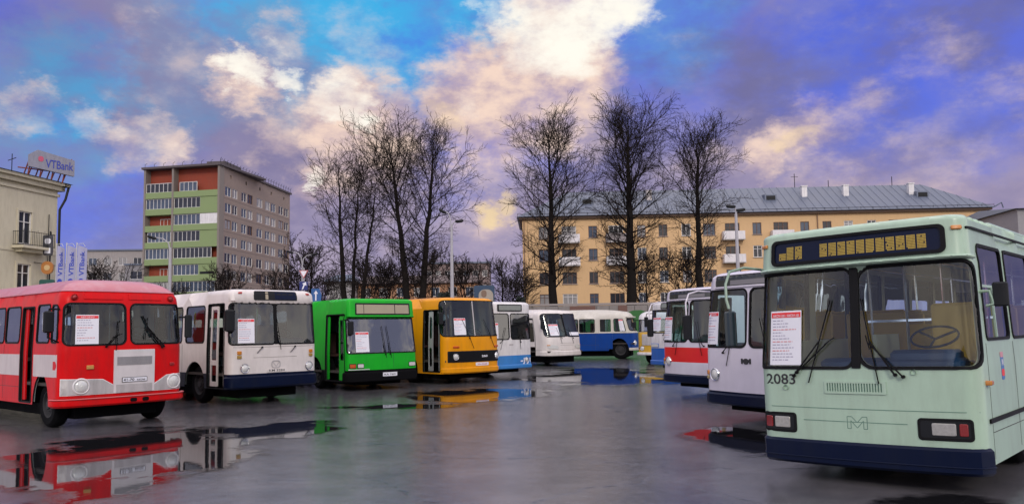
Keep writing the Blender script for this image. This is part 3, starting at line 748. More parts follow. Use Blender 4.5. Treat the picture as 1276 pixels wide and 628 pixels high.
p=sk.P(sk.sd(.15,-1),2.35,.02); mirror(sk,[p,p+Vector((-.12,-.3,.02)),p+Vector((-.12,-.33,-.2))],p+Vector((-.12,-.33,-.32)),(.18,.1,.42),b7,M_RUB)
panel('bumper',sk,rrect(sk.sd(.5,-1),.5,sk.sd(.5,1),.74,.05,3),-.02,.05,M_CRW,b7,bev=.03)

# ================================================================== 8 WHITE BUS, LIGHT BLUE SKIRT
M_LBL=pbr('light_blue_paint',(.02,.20,.55),.4,coat=.2,dirt=.2)
sk=Skin(2.5,9.5,.16,2.78,.12,.2,fs=((0,0),(1.3,0),(2.5,.06),(2.78,.06)),bow=.05)
b8=make_bus('city_bus','white bus with light blue skirt partly behind the orange bus','bus',(-.102,30.79,0),45,sk,.34,[(0,1),(.83,0)],[M_WHITE,M_LBL],
  [rrect(-1.15,1.47,-.06,2.42,.09),rrect(.06,1.47,1.15,2.42,.09)],[(1.7+i*1.3,2.9+i*1.3,1.5,2.4,.06) for i in range(5)],[(-1,.3,1.25,.4,2.45)],[2.4,7],nseat=4,glassm=glass('dark_glass',(.22,.25,.27),.08),sglass=glass('dark_glass',(.22,.25,.27),.08))
s=panel('destination_sign',sk,rrect(-.62,2.53,.7,2.8,.03,3),-.01,.03,M_DARK,b8); panel('sign_face',sk,rrect(-.56,2.57,.64,2.76),.03,.034,pbr('sign_grey_green',(.22,.24,.22),.4),s)
notice(sk,-1.1,1.5,-.62,2.08,b8,seed=12)
pm=MB(); poly_line(pm,sk,[(.55,.60),(.7,.60)],.05,.006); poly_line(pm,sk,[(.75,.72),(.78,.52),(.7,.5)],.06,.006); poly_line(pm,sk,[(.95,.72),(1.0,.52),(.9,.5)],.06,.006); poly_line(pm,sk,[(1.1,.72),(1.12,.55)],.06,.006); pm.build('painted_mark',M_PAPER,b8)
em=MB(); slab(em,sk,rrect(.05-.12,1.22,.05+.10,1.27,.02,3),[],0,.01); em.build('emblem',M_SILV,b8)
wiper(sk,-.55,1.33,-.4,1.48,-.25,1.9,b8); wiper(sk,.55,1.33,.5,1.48,.45,1.9,b8)
for u in(-.9,.9): lamp_round(sk,u,.64,.09,b8)
panel('bumper',sk,rrect(sk.sd(.3,-1),.32,sk.sd(.3,1),.48,.04,3),-.02,.05,M_LBL,b8,bev=.03)

# ================================================================== 9 ORANGE BUS
M_ORG=pbr('orange_yellow_paint',(.78,.31,.004),.35,bump=.07,bscale=1.5,coat=.0,spec=.2,var=.06,dirt=.35,dirtcol=(.38,.16,.03))
sk=Skin(2.5,10.9,.24,2.82,.14,.28,fs=((0,.02),(.5,0),(1.6,0),(2.82,.16)),bow=.12,tum=((0,0),(1.4,0),(2.82,.06)))
b9=make_bus('city_bus','orange yellow bus with black headlamp grille and rounded windscreen','bus',(-1.32,27.638,0),42.7,sk,.36,[(0,0)],[M_ORG],
  [rrect(-1.38,1.64,1.38,2.84,.22)],[(2.95+i*1.42,4.25+i*1.42,1.5,2.45,.06) for i in range(5)],[(-1,.28,1.32,.42,2.52)],[2.25,8.0],nseat=6,roofmat=pbr('roof_orange_dull',(.55,.24,.08),.5),roofcrown=.06,glassm=M_GLASS)
panel('windscreen_post',sk,rrect(-.02,1.64,.02,2.84),-.02,.012,M_SILV,b9)
leaf(b9,sk,-1,.78,1.06,.45,2.48,-.03,pbr('door_grey',(.38,.38,.40),.4,dirt=.3),[(.83,1.01,1.55,2.3,.08),(.83,1.01,.6,1.25,.08)])
leaf(b9,sk,-1,.30,.40,.45,2.48,-.04,pbr('door_grey',(.38,.38,.40),.4),[])
notice(sk,-.86,1.67,-.38,2.24,b9,seed=14)
g=panel('grille',sk,rrect(-1.12,.74,1.3,1.12,.02,2),-.005,.02,M_DARK,b9)
gm=MB()
for i in range(9): slab(gm,sk,rrect(-1.1,.765+i*.037,1.28,.78+i*.037),[],.018,.026)
gm.build('grille_slats',M_CHAS,g)
for u in(-.82,1.06): lamp_round(sk,u,.93,.10,b9)
text_on('badge_number',sk,'260',.42,.89,.075,M_PAPER,b9,.03,.28,bold=.03)
for u in(-.92,.95): indicator(sk,u,1.22,u+.24,1.29,b9,pbr('lamp_orange_red',(.5,.08,.01),.3))
o=panel('licence_plate',sk,rrect(.02,.60,.62,.71,.01,2),0,.015,M_PAPER,b9); text_on('plate_text',sk,'3A-0260',.32,.625,.055,M_INKR,o,.018,.46)
panel('bumper',sk,rrect(sk.sd(.2,-1),.37,sk.sd(.2,1),.56,.04,3),-.02,.04,M_ORG,b9,bev=.03)
panel('kerb_strip',sk,rrect(sk.sd(1.5,-1),.36,sk.sd(.1,-1),.40),0,.03,M_ORG,b9)
for u in(-.25,.75): wiper(sk,u,1.55,u-.05,1.7,u-.28,2.2,b9)
p=sk.P(sk.sd(.15,-1),2.55,0); mirror(sk,[p,p+Vector((-.15,-.15,.05)),p+Vector((-.16,-.2,-.1))],p+Vector((-.16,-.2,-.32)),(.2,.1,.42),b9,M_RUB)

# ================================================================== 10 GREEN LOW FLOOR BUS
M_GRN=pbr('bright_green_paint',(.010,.40,.020),.35,bump=.07,bscale=1.5,coat=.0,spec=.2,var=.08,dirt=.4,dirtcol=(.015,.2,.03))
sk=Skin(2.5,11.0,.12,2.76,.1,.14,fs=((0,0),(.66,-.02),(1.15,0),(2.25,.16),(2.3,.06),(2.76,.1)),bow=.08,tum=((0,0),(1.2,0),(2.76,.05)))
b10=make_bus('city_bus','bright green low floor bus with dark skirt and beige blind box','bus',(-4.055,25.15,0),39.8,sk,.28,[(0,1),(.64,0)],[M_GRN,M_CHAS],
  [rrect(-1.24,1.18,1.24,2.22,.07)],[(2.6+i*1.45,3.95+i*1.45,1.25,2.35,.05) for i in range(5)],[(-1,.22,1.55,.32,2.36)],[2.4,8.2],nseat=6,floor_z=.62,zdash=1.2,wr=.46,roofcrown=.02,glassm=glass('grey_glass',(.22,.28,.34),.10),sglass=glass('dark_glass',(.22,.25,.27),.08))
leaf(b10,sk,-1,.26,.66,.34,2.32,-.03,M_GRN,[(.33,.60,.95,2.2,.03)],glass('dark_glass',(.22,.25,.27),.08))
leaf(b10,sk,-1,1.40,1.52,.34,2.32,-.04,M_GRN,[])
s=panel('destination_sign',sk,rrect(-1.0,2.35,1.05,2.72,.03,3),-.01,.015,M_DARK,b10)
for a,b_ in((-.96,-.72),(-.70,.42),(.45,1.0)): panel('sign_face',sk,rrect(a,2.39,b_,2.67),.012,.018,pbr('blind_beige',(.36,.31,.22),.6),s)
panel('brow_trim',sk,rrect(-1.2,2.265,1.2,2.31,.01,2),0,.05,M_GRN,b10,bev=.015)
notice(sk,-.98,1.2,-.53,1.82,b10,seed=15)
lamp_rect(sk,-1.2,.70,-.98,.85,b10,mat=pbr('lamp_orange_red',(.5,.08,.01),.3)); lamp_rect(sk,-.95,.70,-.72,.85,b10)
lamp_rect(sk,.90,.70,1.18,.85,b10)
panel('lamp_ledge',sk,rrect(-1.22,.655,-.55,.68),0,.03,pbr('ledge_pale',(.5,.55,.5),.5),b10)
o=panel('licence_plate',sk,rrect(-.10,.43,.42,.55,.01,2),0,.06,M_PAPER,b10); text_on('plate_text',sk,'KA 7601',.16,.46,.055,M_INK,o,.063,.42)
panel('bumper',sk,rrect(sk.sd(.3,-1),.28,sk.sd(.3,1),.58,.04,3),-.02,.05,M_CHAS,b10,bev=.03)
panel('seam',sk,rrect(.32,.68,.335,1.14),0,.003,pbr('green_groove',(.005,.15,.02),.6),b10)
for u in(.02,.2): wiper(sk,u,1.12,u-.02,1.5,u-.08,2.0,b10)
p=sk.P(sk.sd(.1,-1),2.2,.02); mirror(sk,[p,p+Vector((.02,-.22,.0)),p+Vector((.05,-.26,-.1))],p+Vector((.08,-.26,-.26)),(.2,.1,.42),b10,M_RUB)

# ================================================================== 11 WHITE LAZ STYLE BUS
sk=Skin(2.5,9.7,.14,2.80,.16,.2,fs=((0,0),(1.5,0),(2.62,.08),(2.66,.04),(2.8,.06)),bow=.07,tum=((0,0),(1.4,0),(2.8,.04)))
b11=make_bus('city_bus','white bus with navy skirt and open front door beside the red bus','bus',(-6.20,20.856,0),45.7,sk,.42,[(0,1),(.80,0)],[M_CRW,M_NAVY],
  [rrect(-1.24,1.56,-.035,2.58,.09),rrect(.035,1.56,1.24,2.58,.09)],[(1.52,2.62,1.62,2.55,.08)]+[(2.9+i*1.3,4.05+i*1.3,1.62,2.55,.08) for i in range(5)],[(-1,.30,1.30,.45,2.58)],[2.05,7.4],nseat=6,archr=.6,wr=.5,zdash=1.62,dashcol=pbr('dash_navy',(.01,.02,.06),.4),glassm=glass('green_grey_glass',(.52,.68,.68),.03))
panel('windscreen_post',sk,rrect(-.04,1.54,.04,2.6),-.02,.014,M_RUB,b11)
leaf(b11,sk,-1,.78,1.22,.48,2.54,-.04,M_CRW,[(.85,1.15,1.15,2.45,.03),(.85,1.15,.6,1.02,.03)],glass('green_pane',(.3,.5,.42),.15))
leaf(b11,sk,-1,.34,.42,.48,2.54,-.04,M_CRW,[])
s=panel('destination_sign',sk,rrect(-.62,2.68,.66,2.93,.03,3),-.01,.02,M_DARK,b11); panel('sign_face',sk,rrect(-.02,2.7,.62,2.9),.02,.024,M_NAVYSIGN,s); panel('sign_card',sk,rrect(-.30,2.70,-.22,2.9),.02,.026,pbr('blind_beige',(.36,.31,.22),.6),s)
notice(sk,-1.04,1.58,-.60,2.2,b11,seed=16)
for u in(-.85,1.0): lamp_round(sk,u,.94,.10,b11,'headlight')
for u in(-1.05,1.0): indicator(sk,u,1.29,u+.11,1.38,b11,M_AMBER); indicator(sk,u,1.19,u+.11,1.27,b11,pbr('lamp_brownish',(.35,.22,.05),.3))
for u in(-1.05,.98): indicator(sk,u,2.84,u+.10,2.89,b11,pbr('marker_red',(.4,.03,.02),.3),'marker_lamp')
for u in(-.4,.55): wiper(sk,u,1.47,u-.12,1.34,u-.14,1.32,b11); 
wiper(sk,.10,1.56,.08,1.8,.03,2.2,b11)
pm=MB(); slab(pm,sk,rrect(-.13,.92,.13,1.12,.08,6),[rrect(-.11,.94,.11,1.10,.07,6)],0,.012); poly_line(pm,sk,[(-.09,1.08),(0,.96),(.09,1.08)],.015,.012); pm.build('emblem',pbr('emblem_grey',(.42,.40,.40),.5),b11)
o=panel('licence_plate',sk,rrect(-.25,.815,.30,.905,.01,2),0,.02,M_CRW,b11); text_on('plate_text',sk,'KM 3284',.02,.835,.055,M_INK,o,.023,.45)
panel('crease',sk,rrect(-.62,1.2,.62,1.212),0,.003,pbr('cream_groove',(.3,.27,.25),.6),b11)
panel('crease',sk,rrect(-1.15,1.47,1.15,1.482),0,.004,pbr('cream_groove',(.3,.27,.25),.6),b11)
panel('bumper',sk,rrect(sk.sd(.2,-1),.44,sk.sd(.2,1),.74,.04,3),-.02,.06,M_NAVY,b11,bev=.03)
p=sk.P(sk.sd(.05,-1),2.5,.02); mirror(sk,[p,p+Vector((-.1,-.18,.0)),p+Vector((-.1,-.2,-.1))],p+Vector((-.08,-.2,-.35)),(.26,.12,.55),b11,M_RUB)

# ================================================================== 12 RED BUS
M_PINKW=pbr('dirty_white_stripe',(.60,.53,.52),.45,dirt=.4,dirtcol=(.35,.25,.25))
sk=Skin(2.5,10.4,.20,2.50,.48,.62,fs=((0,0),(1.55,0),(2.5,.07)),bow=.10,tum=((0,0),(1.5,0),(2.5,.04)))
def redm(u,v): return 0
b12=make_bus('city_bus','red bus with white stripe, silver headlamp band and domed faded roof','bus',(-7.93,16.384,0),50.0,sk,.45,[(0,0),(2.78,1)],[M_RED,M_ROOFR],
  [rrect(-1.18,1.66,-.04,2.45,.10),rrect(.10,1.66,1.20,2.45,.10)],[(.18,.46,1.72,2.42,.05),(.62,1.30,1.72,2.44,.06)]+[(2.28+i*.92,3.08+i*.92,1.72,2.44,.08) for i in range(7)],[(-1,1.52,2.14,.5,2.42)],[.98,6.6],nseat=6,wr=.46,archr=.62,archx=.44,floor_z=.9,zdash=1.66,roofmat=M_ROOFR,roofcrown=.09,dashcol=M_DARK,sglass=glass('milky_glass',(.72,.74,.72),.1))
notice(sk,-.99,1.66,-.56,2.24,b12,seed=17)
leaf(b12,sk,-1,1.95,2.1,.52,2.40,-.04,M_RED,[]); 
# white stripes on the flank
panel('white_stripe',sk,rrect(sk.sd(1.42,-1),1.02,sk.sd(.14,-1),1.46),0,.004,M_PINKW,b12,holes=[])
panel('white_stripe',sk,rrect(sk.sd(10.0,-1),1.02,sk.sd(2.2,-1),1.46),0,.004,M_PINKW,b12)
panel('white_stripe',sk,rrect(sk.sd(.14,1),1.02,sk.sd(10.0,1),1.46),0,.004,M_PINKW,b12)
# front panels
def lin_panel(name,pts,o0,o1,mat,par,**k): return panel(name,sk,pts,o0,o1,mat,par,**k)
hb=lin_panel('headlamp_band',[(-1.22,.66),(-.20,.66),(-.20,.80),(-.46,.96),(-1.22,.99)],0,.012,M_WHITE,b12,smooth=False)
lin_panel('headlamp_band_face',[(-1.205,.675),(-.22,.675),(-.22,.795),(-.47,.945),(-1.205,.975)],.012,.018,M_SILV,hb,smooth=False)
hb=lin_panel('headlamp_band',[(.56,.66),(1.24,.66),(1.24,1.0),(.86,.98),(.56,.80)],0,.012,M_WHITE,b12,smooth=False)
lin_panel('headlamp_band_face',[(.575,.675),(1.225,.675),(1.225,.985),(.87,.965),(.575,.79)],.012,.018,M_SILV,hb,smooth=False)
fp=lin_panel('front_panel',rrect(-.26,.66,.58,1.53,.01,2),0,.022,pbr('panel_white',(.66,.62,.62),.4,dirt=.15),b12)
o=lin_panel('vent',rrect(-.20,1.22,.52,1.39),.02,.03,M_SILV,fp)
gm=MB()
for i in range(34): slab(gm,sk,rrect(-.195+i*.021,1.225,-.185+i*.021,1.385),[],.028,.034)
gm.build('vent_slats',pbr('vent_grey',(.2,.2,.22),.5),o)
lin_panel('lower_trim',rrect(-.21,.665,.53,.83),.02,.028,M_SILV,fp)
o=lin_panel('licence_plate',rrect(-.10,.87,.42,.97,.01,2),.02,.032,M_INK,fp); lin_panel('plate_face',rrect(-.09,.88,.41,.96),.032,.034,M_PAPER,o)
text_on('plate_text',sk,'41-70',.035,.893,.052,M_INK,o,.037,.22,bold=.02); text_on('plate_text',sk,'МОМ',.285,.893,.036,M_INK,o,.037,.17,bold=.02)
# lamps: white surround + lens
for u in(-.86,1.02):
    q=MB(); 
    h=lamp_round(sk,u,.83,.13,b12); h.data.materials.clear(); h.data.materials.append(M_WHITE)
for u in(-.71,): indicator(sk,u-.06,1.16,u+.07,1.24,b12,pbr('lamp_tan',(.5,.25,.06),.3))
indicator(sk,.93,1.17,1.03,1.23,b12,pbr('lamp_dark_red',(.3,.015,.015),.3))
for u in(-1.03,1.0):
    q=lamp_round(sk,u,2.60,.05,b12,'marker_lamp'); q.data.materials[0]=pbr('lamp_dark_red',(.3,.015,.015),.3); q.children[0].data.materials[0]=pbr('lamp_dark_red',(.3,.015,.015),.3)
lin_panel('roller_blind_panel',rrect(-.85,2.56,-.08,2.70,.01,2),0,.012,M_RED,b12,bev=.004); lin_panel('roller_blind_panel',rrect(.05,2.56,.78,2.70,.01,2),0,.012,M_RED,b12,bev=.004)
panel('bumper',sk,rrect(sk.sd(.3,-1),.43,sk.sd(.3,1),.60,.05,4),-.02,.08,M_RED,b12,bev=.035)
panel('bumper_trim',sk,rrect(sk.sd(.25,-1),.575,sk.sd(.25,1),.60,.01,3),.0,.10,pbr('bumper_pinkish',(.62,.12,.12),.35),b12,bev=.01)
for u in(.05,.3): panel('tow_slot',sk,rrect(u,.47,u+.14,.55,.03,3),.078,.083,M_CHAS,b12)
for (u,dv) in((-.35,0),(.66,0)):
    if u<0: wiper(sk,-.42,1.60,-.20,1.82,-.17,2.12,b12); wiper(sk,-.42,1.60,-.2,1.82,-.1,1.86,b12,r=.009)
    else: wiper(sk,.78,1.58,.42,2.0,.33,2.22,b12,r=.016); wiper(sk,.74,1.56,.40,1.95,.36,1.72,b12,r=.012)
p=sk.P(sk.sd(.1,-1),2.30,.02)
mirror(sk,[p+Vector((0,0,.05)),p+Vector((-.22,-.08,.05)),p+Vector((-.24,-.10,-.1)),p+Vector((-.24,-.1,-.5)),p+Vector((0,0,-.6))],p+Vector((-.24,-.12,-.2)),(.2,.1,.42),b12,M_RUB,rot=.2)
p=sk.P(sk.sd(.05,1),2.2,.02); mirror(sk,[p,p+Vector((.14,-.1,0))],p+Vector((.16,-.12,-.2)),(.16,.08,.5),b12,M_RUB,rot=-.2)
panel('roof_gutter',sk,rrect(sk.sd(10,-1),2.745,sk.sd(10,1),2.775,.01,2),-.005,.02,M_ROOFR,b12)

# ================================================================== CAMERA
F_PX,PITCH,ROLL,EYE,SHY=989.9,.0770,.01576,1.8026,20.87
cam=bpy.data.cameras.new('camera'); co=bpy.data.objects.new('camera',cam); COL.objects.link(co); SC.camera=co
cam.sensor_width=36; cam.lens=F_PX/1276*36; cam.shift_y=SHY/1276; cam.clip_end=3000; cam.clip_start=.05
co.matrix_world=Matrix.Translation((0,0,EYE))@Matrix.Rotation(PI/2+PITCH,4,'X')@Matrix.Rotation(-ROLL,4,'Z')
def sky_dir(u,v):
    a=u-638; b=v-314-SHY; cr,sr=math.cos(ROLL),math.sin(ROLL)
    U=a*cr-b*sr; V=a*sr+b*cr; x=U/F_PX; z=-V/F_PX
    return Vector((x, math.cos(PITCH)-z*math.sin(PITCH), math.sin(PITCH)+z*math.cos(PITCH))).normalized()
# ================================================================== WORLD
W=bpy.data.worlds.new('World'); SC.world=W; W.use_nodes=True
nt=W.node_tree; nt.nodes.clear(); lk=nt.links
def mth(op,a,b=None,clamp=False):
    n=nt.nodes.new('ShaderNodeMath'); n.operation=op; n.use_clamp=clamp
    for i,x in enumerate((a,b)):
        if x is None: continue
        if isinstance(x,(int,float)): n.inputs[i].default_value=x
        else: lk.new(x,n.inputs[i])
    return n.outputs[0]
def mixc(f,a,b):
    n=nt.nodes.new('ShaderNodeMix'); n.data_type='RGBA'
    if isinstance(f,(int,float)): n.inputs[0].default_value=f
    else: lk.new(f,n.inputs[0])
    for i,x in((6,a),(7,b)):
        if isinstance(x,tuple): n.inputs[i].default_value=(*x,1)
        else: lk.new(x,n.inputs[i])
    return n.outputs[2]
def noise(vec,scale,detail=6,rough=.55,lac=2.0):
    n=nt.nodes.new('ShaderNodeTexNoise'); n.inputs['Scale'].default_value=scale; n.inputs['Detail'].default_value=detail; n.inputs['Roughness'].default_value=rough
    lk.new(vec,n.inputs['Vector']); return n
def smooth(x,a,b,lo=0.0,hi=1.0):
    n=nt.nodes.new('ShaderNodeMapRange'); n.interpolation_type='SMOOTHSTEP'
    lk.new(x,n.inputs['Value']); n.inputs['From Min'].default_value=a; n.inputs['From Max'].default_value=b; n.inputs['To Min'].default_value=lo; n.inputs['To Max'].default_value=hi
    return n.outputs[0]
SUN_EL,SUN_AZ=math.radians(28),math.radians(172)     # azimuth clockwise from +Y: sun behind the camera, a little left
tc=nt.nodes.new('ShaderNodeTexCoord'); D=tc.outputs['Generated']
mpz=nt.nodes.new('ShaderNodeMapping'); mpz.inputs['Scale'].default_value=(1,1,1.7); lk.new(D,mpz.inputs['Vector']); DS=mpz.outputs[0]
def vmath(op,a,b=None,scale=None):
    n=nt.nodes.new('ShaderNodeVectorMath'); n.operation=op
    lk.new(a,n.inputs[0])
    if b is not None:
        if isinstance(b,(tuple,Vector)): n.inputs[1].default_value=tuple(b)
        else: lk.new(b,n.inputs[1])
    if scale is not None: n.inputs['Scale'].default_value=scale
    return n
w1=noise(DS,3.2,3,.5); w2=noise(DS,9,7,.62); w3=noise(DS,30,6,.65)
def centred(n,k): return vmath('SCALE',vmath('SUBTRACT',n.outputs['Color'],(.5,.5,.5)).outputs[0],scale=k).outputs[0]
warp=vmath('ADD',vmath('ADD',D,centred(w1,.09)).outputs[0],vmath('ADD',centred(w2,.10),centred(w3,.05)).outputs[0]).outputs[0]
warp=vmath('NORMALIZE',warp).outputs[0]
def blob(u,v,r,w=1.0,soft=.25):
    c=sky_dir(u,v); d=vmath('DOT_PRODUCT',warp,c).outputs['Value']
    a=math.cos(r/F_PX*1.75); b=1.0
    return mth('MULTIPLY',smooth(d,a,b),w)
def group(lst,op='MAXIMUM'):
    o=None
    for b in lst:
        x=blob(*b); o=x if o is None else mth(op,o,x)
    return o
fb=noise(DS,7,10,.58); fb2=noise(DS,16,8,.6); big=noise(DS,2.1,4,.5)
fbf=fb.outputs['Fac']; fb2f=fb2.outputs['Fac']
# base: lilac grey cloud deck, darker and lighter rolls
deck=mixc(smooth(fbf,.36,.66),(.135,.140,.33),(.30,.265,.42))
deck=mixc(smooth(big.outputs['Fac'],.42,.60),deck,(.21,.19,.36))
pale=group([(400,300,80,.8),(560,330,80,.9),(640,230,75,.9),(620,330,80,.8),(500,260,60,.7),(260,190,50,.5),(150,215,60,.5),(120,270,70,.3),(1000,220,90,.5),(1160,190,90,.5),(740,170,60,.6),(880,200,60,.5),(90,90,70,.5),(170,80,60,.6),(1230,230,60,.6),(60,140,40,.5)])
deck=mixc(mth('MULTIPLY',pale,smooth(fbf,.30,.58,.35,1.0)),deck,(.44,.37,.50))
blue=mixc(smooth(fb2f,.35,.65),(.065,.115,.80),(.13,.16,.68))
sky=nt.nodes.new('ShaderNodeTexSky'); sky.sky_type='NISHITA'; sky.sun_disc=False; sky.sun_elevation=SUN_EL; sky.sun_rotation=SUN_AZ
skc=vmath('SCALE',sky.outputs[0],scale=.10).outputs[0]
blue=mixc(.18,blue,skc)
deepm=group([(545,110,95),(1065,70,95,.95),(75,215,95,.9),(1240,65,85,.85),(20,70,85,.8),(800,30,110,.75),(560,50,90,.6),(690,160,45,.6),(200,190,50,.5),(300,20,60,.5),(60,260,70,.5),(960,130,60,.3),(640,110,30,.0)])
deepm=mth('MULTIPLY',deepm,smooth(fbf,.30,.50,.55,1.0))
col=mixc(deepm,deck,blue)
cy=group([(200,108,50,1.0),(80,118,60,.9),(470,110,45,.9),(330,30,85,.95),(430,15,100,.95),(480,80,70,.8),(90,125,60,.75),(612,20,45,.9),(290,60,60,.6),(380,125,40,.9),(250,55,60,.7),(820,25,60,.35),(200,140,45,.8)])
cy=mth('MULTIPLY',cy,smooth(fb2f,.30,.58,.45,1.0))
col=mixc(cy,col,(.05,.44,.80))
# darker cloud bank over the blue on the left and low down
drk=group([(900,110,105,.8),(1190,95,80,.8),(820,160,60,.7),(330,205,60,.6),(560,205,50,.6),(1030,215,50,.3),(240,150,60,.7),(60,75,50,.5),(140,235,60,.5),(1120,160,60,.4),(770,60,50,.5),(560,60,50,.4)])
drk=mth('MULTIPLY',drk,smooth(mth('SUBTRACT',1.0,fbf),.38,.60))
drk=mth('MULTIPLY',drk,.8)
col=mixc(drk,col,(.17,.155,.29))
dk=group([(120,75,75,.9),(190,90,60,.8),(260,150,60,.7),(350,180,50,.5),(330,60,45,.5),(40,150,60,.6)])
col=mixc(mth('MULTIPLY',dk,smooth(fbf,.35,.55)),col,(.24,.215,.37))
rim=smooth(fb2f,.42,.62)
cream=group([(590,138,55),(640,110,60),(700,115,55,.85),(430,165,58),(490,170,42,.8),(350,170,34,.5),(165,165,32,.7),(205,182,26,.7),(690,75,60,.9),(610,175,38,.6),(735,150,45,.4),(1010,150,34,.5),(975,168,30,.6),(942,192,32,.75),(1080,190,70,.38),(1200,140,70,.28),(1240,200,60,.3),(600,268,30,.6),(380,210,22,.8),(300,98,30,.8),(200,75,45,.35),(460,60,35,.3),(880,205,40,.4),(42,128,26,.6),(540,240,60,.35),(640,225,60,.35),(345,50,26,.4)])
cmix=noise(DS,5.5,12,.66); cmf=mth('SUBTRACT',mth('ADD',mth('MULTIPLY',cmix.outputs['Fac'],.62),mth('MULTIPLY',fb2f,.38)),.5)
cr=smooth(mth('ADD',cream,mth('MULTIPLY',cmf,2.1)),.06,1.05)
crc=mixc(smooth(fb2f,.34,.64),(.50,.38,.44),(.90,.68,.57))
col=mixc(cr,col,crc)
yel=group([(598,266,14,.7),(628,256,12,.6),(990,158,15,.5),(962,176,13,.4),(1012,148,10,.4),(560,150,20,.3)])
col=mixc(mth('MULTIPLY',yel,smooth(fbf,.33,.52,.5,1.0)),col,(.95,.72,.36))
wh=group([(690,32,53,1.0),(750,8,40,.9),(655,60,29,.8),(296,90,22,.9),(345,98,16,.8),(412,130,29,.95),(446,152,24,.8),(122,145,20,.7),(180,172,14,.6),(618,10,18,.5),(210,188,14,.5),(42,126,10,.6),(128,50,10,.4),(200,55,13,.5),(375,212,10,.8),(640,40,21,.7),(595,128,18,.5),(340,55,11,.4)])
whc=mixc(smooth(cmix.outputs['Fac'],.40,.60),(.86,.72,.66),(1.0,.96,.86))
col=mixc(smooth(mth('ADD',wh,mth('MULTIPLY',cmf,2.3)),.24,1.12),col,whc)
# rest of the dome (behind and above the camera): broken bright cloud
sep=nt.nodes.new('ShaderNodeSeparateXYZ'); lk.new(D,sep.inputs[0])
away=smooth(sep.outputs['Y'],.55,.15)
up=smooth(sep.outputs['Z'],.42,.62)
rest=mth('MAXIMUM',away,up)
nb=noise(DS,3.0,9,.6)
rc=mixc(smooth(nb.outputs['Fac'],.42,.60),(.66,.68,1.0),(1.75,1.58,1.46))
col=mixc(rest,col,rc)
below=smooth(sep.outputs['Z'],.0,-.05); col=mixc(below,col,(.12,.11,.12))
bg=nt.nodes.new('ShaderNodeBackground'); lk.new(col,bg.inputs[0]); bg.inputs[1].default_value=1.03
wo=nt.nodes.new('ShaderNodeOutputWorld'); lk.new(bg.outputs[0],wo.inputs[0])
sl=bpy.data.lights.new('sun','SUN'); sl.energy=1.2; sl.angle=math.radians(12); sl.color=(1,.93,.82)
so=bpy.data.objects.new('sun',sl); COL.objects.link(so)
sd=Vector((math.sin(SUN_AZ)*math.cos(SUN_EL),math.cos(SUN_AZ)*math.cos(SUN_EL),math.sin(SUN_EL)))
so.rotation_euler=sd.to_track_quat('Z','Y').to_euler(); so.location=sd*50

# ================================================================== GROUND
m,nt2,nd,l2=new_mat('wet_asphalt')
def gN(t,**k): return N(nt2,t,**k)
out=gN('ShaderNodeOutputMaterial'); b=gN('ShaderNodeBsdfPrincipled'); tc=gN('ShaderNodeTexCoord')
O=tc.outputs['Object']
def gnoise(s,d=6,r=.55,vec=None):
    n=gN('ShaderNodeTexNoise'); n.inputs['Scale'].default_value=s; n.inputs['Detail'].default_value=d; n.inputs['Roughness'].default_value=r; l2.new(vec or O,n.inputs['Vector']); return n
def gmr(x,a,b_,lo=0,hi=1):
    n=gN('ShaderNodeMapRange'); n.interpolation_type='SMOOTHSTEP'; l2.new(x,n.inputs['Value'])
    for k,v in zip(('From Min','From Max','To Min','To Max'),(a,b_,lo,hi)): n.inputs[k].default_value=v
    return n.outputs[0]
def gm(op,a,b_=None,c=False):
    n=gN('ShaderNodeMath'); n.operation=op; n.use_clamp=c
    for i,x in enumerate((a,b_)):
        if x is None: continue
        if isinstance(x,(int,float)): n.inputs[i].default_value=x
        else: l2.new(x,n.inputs[i])
    return n.outputs[0]
n1=gnoise(.16,8,.62); n2=gnoise(.9,8,.6); n3=gnoise(55,3,.6); n4=gnoise(6,6,.65)
def pud(x,y,rx,ry):
    mp=gN('ShaderNodeMapping'); mp.vector_type='POINT'; mp.inputs['Location'].default_value=(-x/rx,-y/ry,0); mp.inputs['Scale'].default_value=(1/rx,1/ry,0); l2.new(O,mp.inputs['Vector'])
    v=gN('ShaderNodeVectorMath'); v.operation='LENGTH'; l2.new(mp.outputs[0],v.inputs[0]); return gm('SUBTRACT',1.0,v.outputs['Value'])
P=None
for q in ((-5.6,11.6,2.6,4.2),(-1.0,22.6,2.4,2.8),(3.2,30,3.2,7.5),(3.6,12.8,1.0,2.6),(-4.4,15.0,1.4,1.8),(4.6,7.4,1.2,1.6),(-2.6,19.5,2.6,1.0)):
    x=pud(*q); P=x if P is None else gm('MAXIMUM',P,x)
mask=gm('ADD',gm('MULTIPLY',P,.30),gm('MULTIPLY',n1.outputs['Fac'],.8))
mask=gm('ADD',mask,gm('MULTIPLY',gm('SUBTRACT',n2.outputs['Fac'],.5),.42))
mask=gmr(mask,.42,.50)
rough=gN('ShaderNodeMix'); rough.data_type='FLOAT'; l2.new(mask,rough.inputs[0]); l2.new(gmr(n4.outputs['Fac'],.3,.7,.09,.21),rough.inputs[2]); rough.inputs[3].default_value=.03
l2.new(rough.outputs[0],b.inputs['Roughness'])
cm=gN('ShaderNodeMix'); cm.data_type='RGBA'; l2.new(gmr(n2.outputs['Fac'],.3,.7),cm.inputs[0]); cm.inputs[6].default_value=(.075,.072,.080,1); cm.inputs[7].default_value=(.14,.132,.142,1)
